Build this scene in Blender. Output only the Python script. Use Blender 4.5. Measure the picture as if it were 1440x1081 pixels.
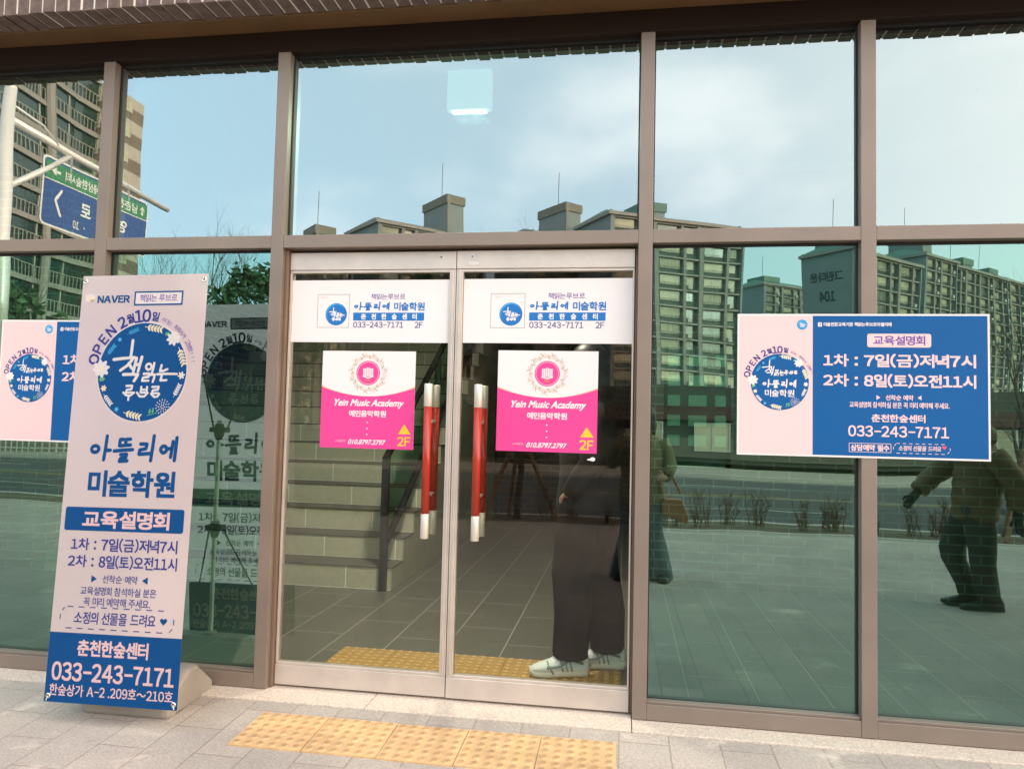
import bpy, bmesh, math, random
from mathutils import Vector, Matrix
R = math.radians
sc = bpy.context.scene
for o in list(bpy.data.objects):
    bpy.data.objects.remove(o)
COL = sc.collection

# ------------------------------------------------------------------ camera
cam = bpy.data.cameras.new('camera')
cam.sensor_width = 36.0
cam.lens = 26.0
cam.clip_start = 0.02
cam.clip_end = 5000
camo = bpy.data.objects.new('camera', cam)
COL.objects.link(camo)
yaw, pitch, roll = 0.15072534, 0.05211930, 0.02321839
fw = Vector((-math.sin(yaw)*math.cos(pitch), math.cos(yaw)*math.cos(pitch), math.sin(pitch)))
r0 = Vector((math.cos(yaw), math.sin(yaw), 0)); u0 = r0.cross(fw)
rv = math.cos(roll)*r0 + math.sin(roll)*u0
uv_ = -math.sin(roll)*r0 + math.cos(roll)*u0
M = Matrix((rv, uv_, -fw)).transposed().to_4x4()
M.translation = Vector((0, -3.28, 1.2513))
camo.matrix_world = M
sc.camera = camo

# ------------------------------------------------------------------ sky and sun
SUN_EL = R(11.0)
SUN_AZ = R(66.0)            # clockwise from +Y
SKY_STRENGTH = 0.15
world = bpy.data.worlds.new('World')
sc.world = world
world.use_nodes = True
nt = world.node_tree
nt.nodes.clear()
out = nt.nodes.new('ShaderNodeOutputWorld')
bg = nt.nodes.new('ShaderNodeBackground')
sky = nt.nodes.new('ShaderNodeTexSky')
sky.sky_type = 'NISHITA'
sky.sun_disc = False
sky.sun_elevation = SUN_EL
sky.sun_rotation = SUN_AZ
sky.air_density = 1.0
sky.dust_density = 2.0
sky.ozone_density = 1.0
tc = nt.nodes.new('ShaderNodeTexCoord')
mp = nt.nodes.new('ShaderNodeMapping')
mp.inputs['Scale'].default_value = (1.0, 1.0, 2.0)
mp.inputs['Location'].default_value = (1.15, 0.45, 0.6)
nz = nt.nodes.new('ShaderNodeTexNoise')
nz.inputs['Scale'].default_value = 2.7
nz.inputs['Detail'].default_value = 4.0
nz.inputs['Roughness'].default_value = 0.48
cr = nt.nodes.new('ShaderNodeValToRGB')
cr.color_ramp.interpolation = 'EASE'
cr.color_ramp.elements[0].position = 0.50
cr.color_ramp.elements[0].color = (0, 0, 0, 1)
cr.color_ramp.elements[1].position = 0.72
cr.color_ramp.elements[1].color = (0.30, 0.30, 0.30, 1)
veil = nt.nodes.new('ShaderNodeMix')
veil.data_type = 'RGBA'
veil.inputs['Factor'].default_value = 0.62
dotn = nt.nodes.new('ShaderNodeVectorMath'); dotn.operation = 'DOT_PRODUCT'
dotn.inputs[1].default_value = (math.sin(SUN_AZ), math.cos(SUN_AZ), 0.1)
half = nt.nodes.new('ShaderNodeMath'); half.operation = 'MULTIPLY_ADD'
half.inputs[1].default_value = 0.5; half.inputs[2].default_value = 0.5
glow = nt.nodes.new('ShaderNodeValToRGB')
ge = glow.color_ramp.elements
ge[0].position = 0.02; ge[0].color = (0.27, 0.375, 0.44, 1)
ge[1].position = 1.0; ge[1].color = (1.5, 1.05, 0.66, 1)
e1 = ge.new(0.32); e1.color = (0.385, 0.435, 0.46, 1)
e2 = ge.new(0.60); e2.color = (0.74, 0.68, 0.61, 1)
gsc = nt.nodes.new('ShaderNodeVectorMath'); gsc.operation = 'SCALE'
gsc.inputs['Scale'].default_value = 10.0
nt.links.new(tc.outputs['Generated'], dotn.inputs[0])
nt.links.new(dotn.outputs['Value'], half.inputs[0])
nt.links.new(half.outputs[0], glow.inputs['Fac'])
nt.links.new(glow.outputs['Color'], gsc.inputs[0])
nt.links.new(gsc.outputs[0], veil.inputs['B'])
mixc = nt.nodes.new('ShaderNodeMix')
mixc.data_type = 'RGBA'
mixc.inputs['B'].default_value = (8.6, 7.4, 7.0, 1)
L = nt.links.new
L(tc.outputs['Generated'], mp.inputs['Vector'])
L(mp.outputs['Vector'], nz.inputs['Vector'])
L(nz.outputs['Fac'], cr.inputs['Fac'])
L(cr.outputs['Color'], mixc.inputs['Factor'])
L(sky.outputs['Color'], veil.inputs['A'])
L(veil.outputs['Result'], mixc.inputs['A'])
L(mixc.outputs['Result'], bg.inputs['Color'])
bg.inputs['Strength'].default_value = SKY_STRENGTH
L(bg.outputs['Background'], out.inputs['Surface'])

sun = bpy.data.lights.new('sun', 'SUN')
sun.energy = 0.8
sun.angle = R(0.6)
sun.color = (1.0, 0.88, 0.76)
suno = bpy.data.objects.new('sun', sun)
COL.objects.link(suno)
sd = Vector((math.sin(SUN_AZ)*math.cos(SUN_EL), math.cos(SUN_AZ)*math.cos(SUN_EL), math.sin(SUN_EL)))
suno.rotation_euler = sd.to_track_quat('Z', 'Y').to_euler()
suno.location = (30, 10, 30)

sc.view_settings.view_transform = 'Standard'
sc.view_settings.look = 'None'
sc.view_settings.exposure = 2.2
sc.view_settings.gamma = 1.0
sc.cycles.max_bounces = 10
sc.cycles.transparent_max_bounces = 16
sc.cycles.glossy_bounces = 5
sc.cycles.caustics_reflective = True
sc.cycles.caustics_refractive = False
sc.cycles.sample_clamp_indirect = 6.0

# ------------------------------------------------------------------ materials
MATS = {}

def mat(name, col, rough=0.6, metal=0.0, var=0.12, scale=8.0, bump=0.0, bscale=60.0, spec=0.5, coat=0.0, emit=None, estr=0.0):
    if name in MATS:
        return MATS[name]
    m = bpy.data.materials.new(name)
    m.use_nodes = True
    t = m.node_tree
    b = t.nodes['Principled BSDF']
    b.inputs['Roughness'].default_value = rough
    b.inputs['Metallic'].default_value = metal
    b.inputs['Specular IOR Level'].default_value = 0.16 if name.endswith('_print') else spec
    if coat:
        b.inputs['Coat Weight'].default_value = coat
    g = t.nodes.new('ShaderNodeNewGeometry')
    if var > 0:
        n = t.nodes.new('ShaderNodeTexNoise')
        n.inputs['Scale'].default_value = scale
        n.inputs['Detail'].default_value = 6
        n.inputs['Roughness'].default_value = 0.6
        t.links.new(g.outputs['Position'], n.inputs['Vector'])
        rp = t.nodes.new('ShaderNodeValToRGB')
        rp.color_ramp.elements[0].position = 0.3
        rp.color_ramp.elements[1].position = 0.7
        rp.color_ramp.elements[0].color = tuple(c*(1-var) for c in col) + (1,)
        rp.color_ramp.elements[1].color = tuple(min(1, c*(1+var)) for c in col) + (1,)
        t.links.new(n.outputs['Fac'], rp.inputs['Fac'])
        t.links.new(rp.outputs['Color'], b.inputs['Base Color'])
        mr = t.nodes.new('ShaderNodeMapRange')
        mr.inputs['To Min'].default_value = max(0, rough-0.08)
        mr.inputs['To Max'].default_value = min(1, rough+0.08)
        t.links.new(n.outputs['Fac'], mr.inputs['Value'])
        t.links.new(mr.outputs['Result'], b.inputs['Roughness'])
    else:
        b.inputs['Base Color'].default_value = tuple(col) + (1,)
    if bump > 0:
        n2 = t.nodes.new('ShaderNodeTexNoise')
        n2.inputs['Scale'].default_value = bscale
        n2.inputs['Detail'].default_value = 5
        t.links.new(g.outputs['Position'], n2.inputs['Vector'])
        bp = t.nodes.new('ShaderNodeBump')
        bp.inputs['Strength'].default_value = bump
        bp.inputs['Distance'].default_value = 0.01
        t.links.new(n2.outputs['Fac'], bp.inputs['Height'])
        t.links.new(bp.outputs['Normal'], b.inputs['Normal'])
    if emit:
        b.inputs['Emission Color'].default_value = tuple(emit) + (1,)
        b.inputs['Emission Strength'].default_value = estr
    MATS[name] = m
    return m


def brickmat(name, c1, c2, mortar, bw, bh, msize, axes, rough=0.8, bump=0.4, offset=0.5, grain=0.15, gscale=90.0, stain=None, squash=0.0, bias=0.0):
    """blocks laid in world space; axes picks which world axes run along and across the courses"""
    if name in MATS:
        return MATS[name]
    m = bpy.data.materials.new(name)
    m.use_nodes = True
    t = m.node_tree
    b = t.nodes['Principled BSDF']
    g = t.nodes.new('ShaderNodeNewGeometry')
    sx = t.nodes.new('ShaderNodeSeparateXYZ')
    cx = t.nodes.new('ShaderNodeCombineXYZ')
    t.links.new(g.outputs['Position'], sx.inputs[0])
    if axes == 'wall':
        ad = t.nodes.new('ShaderNodeMath'); ad.operation = 'ADD'
        t.links.new(sx.outputs['X'], ad.inputs[0]); t.links.new(sx.outputs['Y'], ad.inputs[1])
        t.links.new(ad.outputs[0], cx.inputs['X']); t.links.new(sx.outputs['Z'], cx.inputs['Y'])
    else:
        t.links.new(sx.outputs[axes[0]], cx.inputs['X']); t.links.new(sx.outputs[axes[1]], cx.inputs['Y'])
    # slightly wavering joints
    br = t.nodes.new('ShaderNodeTexBrick')
    br.offset = offset
    br.inputs['Color1'].default_value = tuple(c1) + (1,)
    br.inputs['Color2'].default_value = tuple(c2) + (1,)
    br.inputs['Mortar'].default_value = tuple(mortar) + (1,)
    br.inputs['Scale'].default_value = 1.0
    br.inputs['Brick Width'].default_value = bw
    br.inputs['Row Height'].default_value = bh
    br.inputs['Mortar Size'].default_value = msize
    br.inputs['Mortar Smooth'].default_value = 0.25
    br.inputs['Bias'].default_value = bias
    t.links.new(cx.outputs[0], br.inputs['Vector'])
    n = t.nodes.new('ShaderNodeTexNoise')
    n.inputs['Scale'].default_value = gscale
    n.inputs['Detail'].default_value = 8
    n.inputs['Roughness'].default_value = 0.7
    t.links.new(g.outputs['Position'], n.inputs['Vector'])
    mr = t.nodes.new('ShaderNodeMapRange')
    mr.inputs['From Min'].default_value = 0.3; mr.inputs['From Max'].default_value = 0.7
    mr.inputs['To Min'].default_value = 1-grain; mr.inputs['To Max'].default_value = 1+grain
    t.links.new(n.outputs['Fac'], mr.inputs['Value'])
    mul = t.nodes.new('ShaderNodeMix'); mul.data_type = 'RGBA'; mul.blend_type = 'MULTIPLY'
    mul.inputs['Factor'].default_value = 1.0
    t.links.new(br.outputs['Color'], mul.inputs['A'])
    t.links.new(mr.outputs['Result'], mul.inputs['B'])
    last = mul.outputs['Result']
    if stain:
        n3 = t.nodes.new('ShaderNodeTexNoise')
        n3.inputs['Scale'].default_value = stain[1]
        n3.inputs['Detail'].default_value = 9
        n3.inputs['Roughness'].default_value = 0.62
        t.links.new(g.outputs['Position'], n3.inputs['Vector'])
        rp = t.nodes.new('ShaderNodeValToRGB')
        rp.color_ramp.elements[0].position = stain[2]
        rp.color_ramp.elements[1].position = stain[3]
        rp.color_ramp.elements[0].color = (0, 0, 0, 1)
        rp.color_ramp.elements[1].color = (stain[4],)*3 + (1,)
        t.links.new(n3.outputs['Fac'], rp.inputs['Fac'])
        mx = t.nodes.new('ShaderNodeMix'); mx.data_type = 'RGBA'
        mx.inputs['B'].default_value = tuple(stain[0]) + (1,)
        t.links.new(rp.outputs['Color'], mx.inputs['Factor'])
        t.links.new(last, mx.inputs['A'])
        last = mx.outputs['Result']
    if stain:
        vo = t.nodes.new('ShaderNodeTexVoronoi'); vo.inputs['Scale'].default_value = 4.2
        dn = t.nodes.new('ShaderNodeTexNoise'); dn.inputs['Scale'].default_value = 40; dn.inputs['Detail'].default_value = 3
        t.links.new(g.outputs['Position'], dn.inputs['Vector'])
        ad_ = t.nodes.new('ShaderNodeMix'); ad_.data_type = 'VECTOR'; ad_.inputs['Factor'].default_value = 0.03
        t.links.new(g.outputs['Position'], ad_.inputs['A']); t.links.new(dn.outputs['Color'], ad_.inputs['B'])
        t.links.new(ad_.outputs['Result'], vo.inputs['Vector'])
        mr2 = t.nodes.new('ShaderNodeMapRange'); mr2.inputs['From Min'].default_value = 0.035; mr2.inputs['From Max'].default_value = 0.075
        mr2.inputs['To Min'].default_value = 0.55; mr2.inputs['To Max'].default_value = 0.0
        t.links.new(vo.outputs['Distance'], mr2.inputs['Value'])
        mx2 = t.nodes.new('ShaderNodeMix'); mx2.data_type = 'RGBA'; mx2.inputs['B'].default_value = (0.21, 0.155, 0.12, 1)
        t.links.new(mr2.outputs['Result'], mx2.inputs['Factor']); t.links.new(last, mx2.inputs['A'])
        n5 = t.nodes.new('ShaderNodeTexNoise'); n5.inputs['Scale'].default_value = 0.9; n5.inputs['Detail'].default_value = 6; n5.inputs['Roughness'].default_value = 0.65
        t.links.new(g.outputs['Position'], n5.inputs['Vector'])
        mr3 = t.nodes.new('ShaderNodeMapRange'); mr3.inputs['From Min'].default_value = 0.3; mr3.inputs['From Max'].default_value = 0.7
        mr3.inputs['To Min'].default_value = 0.84; mr3.inputs['To Max'].default_value = 1.14
        t.links.new(n5.outputs['Fac'], mr3.inputs['Value'])
        ml2 = t.nodes.new('ShaderNodeMix'); ml2.data_type = 'RGBA'; ml2.blend_type = 'MULTIPLY'; ml2.inputs['Factor'].default_value = 1.0
        t.links.new(mx2.outputs['Result'], ml2.inputs['A']); t.links.new(mr3.outputs['Result'], ml2.inputs['B'])
        last = ml2.outputs['Result']
    t.links.new(last, b.inputs['Base Color'])
    b.inputs['Roughness'].default_value = rough
    bp = t.nodes.new('ShaderNodeBump')
    bp.inputs['Strength'].default_value = bump
    bp.inputs['Distance'].default_value = 0.006
    sub = t.nodes.new('ShaderNodeMath'); sub.operation = 'MULTIPLY_ADD'
    sub.inputs[1].default_value = -1.0
    t.links.new(br.outputs['Fac'], sub.inputs[0])
    n4 = t.nodes.new('ShaderNodeMath'); n4.operation = 'MULTIPLY'; n4.inputs[1].default_value = 0.35
    t.links.new(n.outputs['Fac'], n4.inputs[0])
    t.links.new(n4.outputs[0], sub.inputs[2])
    t.links.new(sub.outputs[0], bp.inputs['Height'])
    t.links.new(bp.outputs['Normal'], b.inputs['Normal'])
    MATS[name] = m
    return m


def glassmat(name, tint, rcol, base, wav=0.0, wscale=1.3, seed=0.0, fk=None):
    m = bpy.data.materials.new(name)
    m.use_nodes = True
    t = m.node_tree
    t.nodes.clear()
    o = t.nodes.new('ShaderNodeOutputMaterial')
    tr = t.nodes.new('ShaderNodeBsdfTransparent')
    tr.inputs['Color'].default_value = tuple(tint) + (1,)
    gl = t.nodes.new('ShaderNodeBsdfGlossy')
    gl.inputs['Color'].default_value = tuple(rcol) + (1,)
    gl.inputs['Roughness'].default_value = 0.0
    fr = t.nodes.new('ShaderNodeFresnel')
    fr.inputs['IOR'].default_value = 1.5
    ma = t.nodes.new('ShaderNodeMath'); ma.operation = 'MULTIPLY_ADD'
    ma.inputs[1].default_value = (1.0 - base) if fk is None else fk
    ma.inputs[2].default_value = base
    t.links.new(fr.outputs[0], ma.inputs[0])
    mx = t.nodes.new('ShaderNodeMixShader')
    t.links.new(ma.outputs[0], mx.inputs['Fac'])
    t.links.new(tr.outputs[0], mx.inputs[1])
    t.links.new(gl.outputs[0], mx.inputs[2])
    t.links.new(mx.outputs[0], o.inputs['Surface'])
    if wav > 0:
        # specks of dust and faint smears lying on the outer face
        g0 = t.nodes.new('ShaderNodeNewGeometry')
        vo = t.nodes.new('ShaderNodeTexVoronoi'); vo.inputs['Scale'].default_value = 9.0
        t.links.new(g0.outputs['Position'], vo.inputs['Vector'])
        lt = t.nodes.new('ShaderNodeMath'); lt.operation = 'LESS_THAN'; lt.inputs[1].default_value = 0.022
        t.links.new(vo.outputs['Distance'], lt.inputs[0])
        sm_ = t.nodes.new('ShaderNodeTexNoise'); sm_.inputs['Scale'].default_value = 2.2; sm_.inputs['Detail'].default_value = 7; sm_.inputs['Distortion'].default_value = 1.2
        t.links.new(g0.outputs['Position'], sm_.inputs['Vector'])
        sr = t.nodes.new('ShaderNodeMapRange'); sr.inputs['From Min'].default_value = 0.52; sr.inputs['From Max'].default_value = 0.78
        sr.inputs['To Max'].default_value = 0.016
        t.links.new(sm_.outputs['Fac'], sr.inputs['Value'])
        sp = t.nodes.new('ShaderNodeMath'); sp.operation = 'MULTIPLY_ADD'; sp.inputs[1].default_value = 0.3
        t.links.new(lt.outputs[0], sp.inputs[0]); t.links.new(sr.outputs['Result'], sp.inputs[2])
        df = t.nodes.new('ShaderNodeBsdfDiffuse'); df.inputs['Color'].default_value = (0.55, 0.53, 0.5, 1)
        m2 = t.nodes.new('ShaderNodeMixShader')
        t.links.new(sp.outputs[0], m2.inputs['Fac'])
        t.links.new(mx.outputs[0], m2.inputs[1]); t.links.new(df.outputs[0], m2.inputs[2])
        t.links.new(m2.outputs[0], o.inputs['Surface'])
    if wav > 0:
        g = t.nodes.new('ShaderNodeNewGeometry')
        mpn = t.nodes.new('ShaderNodeMapping')
        mpn.inputs['Location'].default_value = (seed, seed*1.7, seed*0.6)
        t.links.new(g.outputs['Position'], mpn.inputs['Vector'])
        n = t.nodes.new('ShaderNodeTexNoise')
        n.inputs['Scale'].default_value = wscale
        n.inputs['Detail'].default_value = 1.0
        t.links.new(mpn.outputs[0], n.inputs['Vector'])
        bp = t.nodes.new('ShaderNodeBump')
        bp.inputs['Strength'].default_value = 1.0
        bp.inputs['Distance'].default_value = wav
        t.links.new(n.outputs['Fac'], bp.inputs['Height'])
        t.links.new(bp.outputs['Normal'], gl.inputs['Normal'])
    MATS[name] = m
    return m


frame_m = mat('frame_paint', (0.225, 0.178, 0.148), 0.40, 0.2, 0.11, 2.2, 0.03, 300)
header_m = mat('shaded_header_paint', (0.020, 0.011, 0.008), 0.6, 0.0, 0.1, 3.0, spec=0.15)  # shade under the brick overhang is put into this colour
flash_m = mat('flashing_paint', (0.14, 0.078, 0.034), 0.5, 0.1, 0.15, 4.0)
gasket_m = mat('rubber_gasket', (0.012, 0.011, 0.011), 0.6, 0, 0)
steel_m = mat('brushed_steel', (0.60, 0.53, 0.48), 0.48, 0.55, 0.10, 6.0, 0.03, 300)
chrome_m = mat('polished_steel', (0.80, 0.78, 0.72), 0.16, 1.0, 0.03, 10)
red_m = mat('red_enamel', (0.36, 0.018, 0.006), 0.32, 0.0, 0.02, 12, coat=0.3)
cap_m = mat('satin_steel', (0.64, 0.60, 0.53), 0.42, 0.5, 0.02, 10)
white_m = mat('white_print', (0.74, 0.69, 0.69), 0.5, 0, 0.015, 2)
pink_m = mat('pale_pink_print', (0.76, 0.535, 0.54), 0.5, 0, 0.015, 2)
hot_m = mat('hot_pink_print', (0.72, 0.062, 0.27), 0.45, 0, 0.03, 2)
navy_m = mat('blue_print', (0.002, 0.060, 0.205), 0.5, 0, 0.03, 2)
blue_m = mat('mid_blue_print', (0.006, 0.092, 0.285), 0.5, 0, 0.03, 2)
sky_m = mat('bright_blue_print', (0.02, 0.16, 0.46), 0.5, 0, 0.03, 2)
sky2_m = mat('light_blue_print', (0.05, 0.33, 0.62), 0.5, 0, 0.2, 9)
ink_m = mat('indigo_print', (0.035, 0.04, 0.22), 0.5, 0, 0)
violet_m = mat('violet_print', (0.16, 0.09, 0.33), 0.5, 0, 0)
yellow_m = mat('yellow_print', (0.80, 0.50, 0.04), 0.5, 0, 0.02, 4)
cream_m = mat('cream_print', (0.78, 0.70, 0.50), 0.5, 0, 0.05, 20)
gold_m = mat('gold_print', (0.52, 0.40, 0.28), 0.5, 0, 0.1, 30)
leafp_m = mat('green_print', (0.13, 0.42, 0.20), 0.5, 0, 0.1, 30)
orange_m = mat('orange_print', (0.75, 0.25, 0.05), 0.5, 0, 0)
dark_m = mat('dark_print', (0.10, 0.08, 0.10), 0.5, 0, 0)

glass_up = glassmat('upper_reflective_glass', (0.34, 0.56, 0.47), (0.83, 0.93, 0.94), 0.265, 0.0024, 1.1, 0.0)
glass_lo = glassmat('lower_reflective_glass', (0.31, 0.54, 0.43), (0.58, 0.94, 0.88), 0.22, 0.0018, 1.3, 4.0)
glass_in = glassmat('inner_glass_face', (0.86, 0.93, 0.90), (0.8, 1.0, 0.92), 0.0, fk=0.4)
glass_door = glassmat('door_glass', (0.90, 0.92, 0.88), (1.0, 0.97, 0.92), 0.012, 0.0008, 1.4, 9.0, fk=0.7)
glass_door_in = glassmat('door_glass_inner', (0.93, 0.95, 0.91), (1.0, 0.97, 0.92), 0.0, fk=0.3)

# ------------------------------------------------------------------ mesh helpers

class MB:
    def __init__(s):
        s.v = []; s.f = []; s.m = []
    def add(s, vs, fs, m=0):
        b = len(s.v)
        s.v += [tuple(p) for p in vs]
        for f in fs:
            s.f.append(tuple(b+i for i in f)); s.m.append(m)
        return s
    def box(s, x0, x1, y0, y1, z0, z1, m=0):
        vs = [(x, y, z) for z in (z0, z1) for y in (y0, y1) for x in (x0, x1)]
        return s.add(vs, [(0, 2, 3, 1), (4, 5, 7, 6), (0, 1, 5, 4), (2, 6, 7, 3), (0, 4, 6, 2), (1, 3, 7, 5)], m)
    def prism(s, poly, axis, a0, a1, m=0):
        """polygon extruded along an axis (0 x, 1 y, 2 z)"""
        def P(p, a):
            q = list(p); q.insert(axis, a); return q
        n = len(poly)
        vs = [P(p, a0) for p in poly] + [P(p, a1) for p in poly]
        fs = [tuple(range(n)), tuple(range(2*n-1, n-1, -1))]
        fs += [(i, n+i, n+(i+1) % n, (i+1) % n) for i in range(n)]
        return s.add(vs, fs, m)
    def tube(s, pts, rad, n=8, m=0, cap=True):
        pts = [Vector(p) for p in pts]
        if not hasattr(rad, '__len__'):
            rad = [rad]*len(pts)
        rings = []
        prev = None
        for i, p in enumerate(pts):
            d = (pts[min(i+1, len(pts)-1)] - pts[max(i-1, 0)]).normalized()
            if prev is None:
                a = Vector((0, 0, 1)) if abs(d.z) < 0.9 else Vector((1, 0, 0))
                x = d.cross(a).normalized()
            else:
                x = (prev - d*prev.dot(d)).normalized()
            prev = x
            y = d.cross(x)
            rings.append([p + (x*math.cos(2*math.pi*k/n) + y*math.sin(2*math.pi*k/n))*rad[i] for k in range(n)])
        vs = [q for r_ in rings for q in r_]
        fs = []
        for i in range(len(pts)-1):
            for k in range(n):
                fs.append((i*n+k, i*n+(k+1) % n, (i+1)*n+(k+1) % n, (i+1)*n+k))
        if cap:
            fs.append(tuple(range(n-1, -1, -1)))
            fs.append(tuple((len(pts)-1)*n+k for k in range(n)))
        return s.add(vs, fs, m)
    def loft(s, rings, n=16, m=0, cap=True, fold=0.0):
        """rings: (centre, rx, ry) ellipses parallel to the ground"""
        vs = []
        for i_, (c, rx, ry) in enumerate(rings):
            for k in range(n):
                a = 2*math.pi*k/n
                if fold:
                    q = 1+fold*math.sin(3*a+i_*1.3)+fold*.7*math.sin(5*a-i_*2.1)
                    vs.append((c[0]+rx*q*math.cos(a), c[1]+ry*q*math.sin(a), c[2])); continue
                vs.append((c[0]+rx*math.cos(a), c[1]+ry*math.sin(a), c[2]))
        fs = []
        for i in range(len(rings)-1):
            for k in range(n):
                fs.append((i*n+k, i*n+(k+1) % n, (i+1)*n+(k+1) % n, (i+1)*n+k))
        if cap:
            fs.append(tuple(range(n-1, -1, -1)))
            fs.append(tuple((len(rings)-1)*n+k for k in range(n)))
        return s.add(vs, fs, m)
    def ball(s, c, rx, ry, rz, m=0, nu=14, nv=9):
        vs = [(c[0], c[1], c[2]-rz)]
        for j in range(1, nv):
            t = -math.pi/2 + math.pi*j/nv
            for k in range(nu):
                a = 2*math.pi*k/nu
                vs.append((c[0]+rx*math.cos(t)*math.cos(a), c[1]+ry*math.cos(t)*math.sin(a), c[2]+rz*math.sin(t)))
        vs.append((c[0], c[1], c[2]+rz))
        fs = [(0, 1+(k+1) % nu, 1+k) for k in range(nu)]
        for j in range(nv-2):
            for k in range(nu):
                a = 1+j*nu
                fs.append((a+k, a+(k+1) % nu, a+nu+(k+1) % nu, a+nu+k))
        a = 1+(nv-2)*nu
        fs += [(a+k, a+(k+1) % nu, len(vs)-1) for k in range(nu)]
        return s.add(vs, fs, m)
    def build(s, name, mats, parent=None, smooth=False, bevel=0.0, fix=False):
        me = bpy.data.meshes.new(name)
        me.from_pydata(s.v, [], s.f)
        if not isinstance(mats, (list, tuple)):
            mats = [mats]
        for m in mats:
            me.materials.append(m)
        me.polygons.foreach_set('material_index', s.m)
        if fix:
            bm = bmesh.new(); bm.from_mesh(me)
            bmesh.ops.recalc_face_normals(bm, faces=bm.faces)
            bm.to_mesh(me); bm.free()
        if smooth:
            me.polygons.foreach_set('use_smooth', [True]*len(me.polygons))
        me.update()
        ob = bpy.data.objects.new(name, me)
        COL.objects.link(ob)
        if parent:
            ob.parent = parent
        if bevel:
            md = ob.modifiers.new('bevel', 'BEVEL')
            md.width = bevel; md.segments = 2; md.limit_method = 'ANGLE'
        return ob


def tag(o, label=None, cat=None, group=None, kind=None):
    if label: o['label'] = label
    if cat: o['category'] = cat
    if group: o['group'] = group
    if kind: o['kind'] = kind
    return o


def thing(name, loc, label, cat, group=None, rz=0.0, mw=None):
    o = bpy.data.objects.new(name, None)
    o.empty_display_size = 0.1
    COL.objects.link(o)
    if mw is not None:
        o.matrix_world = mw
    else:
        o.location = loc
        o.rotation_euler = (0, 0, rz)
    return tag(o, label, cat, group)


def copy_tree(o, parent=None):
    c = o.copy(); COL.objects.link(c)
    if parent:
        c.parent = parent
    for ch in list(o.children):
        copy_tree(ch, c)
    return c

# ------------------------------------------------------------------ flat printed artwork
_TC = {}


def raw_text(s):
    cu = bpy.data.curves.new('txt', 'FONT')
    cu.body = s
    cu.resolution_u = 4
    ob = bpy.data.objects.new('txt', cu)
    COL.objects.link(ob)
    me = bpy.data.meshes.new_from_object(ob)
    vs = [(v.co.x, v.co.y) for v in me.vertices]
    fs = [tuple(p.vertices) for p in me.polygons]
    bpy.data.objects.remove(ob); bpy.data.curves.remove(cu); bpy.data.meshes.remove(me)
    return vs, fs


def glyph(c):
    if ('g', c) not in _TC:
        vs, fs = raw_text(c)
        x0 = min(p[0] for p in vs); x1 = max(p[0] for p in vs)
        _TC[('g', c)] = ([(p[0]-x0, p[1]) for p in vs], fs, x1-x0)
    return _TC[('g', c)]


def text_tris(s, script=False):
    """triangles of a line of print; digits and capitals use the wide sans of the Korean face, set close"""
    if (s, script) in _TC:
        return _TC[(s, script)]
    if script:
        vs, fs = raw_text(s)
    else:
        vs, fs, x = [], [], 0.0
        for c in s:
            if c == ' ':
                x += 0.30; continue
            if c == '–':
                vs += [(x+.05, .33), (x+.50, .33), (x+.50, .40), (x+.05, .40)]; fs.append(tuple(range(len(vs)-4, len(vs)))); x += .56; continue
            lat = ('A' <= c <= 'Z') or ('a' <= c <= 'z') or ('0' <= c <= '9') or c in '():!'
            g, f, w = glyph(chr(ord(c)+0xFEE0) if lat else c)
            b = len(vs)
            vs += [(q[0]+x, q[1]) for q in g]; fs += [tuple(b+i for i in t) for t in f]
            x += w+(.085 if lat else .09)
    x0 = min(p[0] for p in vs); x1 = max(p[0] for p in vs)
    y0 = min(p[1] for p in vs); y1 = max(p[1] for p in vs)
    _TC[(s, script)] = ([(p[0]-x0, p[1]-y0) for p in vs], fs, x1-x0, y1-y0)
    return _TC[(s, script)]


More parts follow.
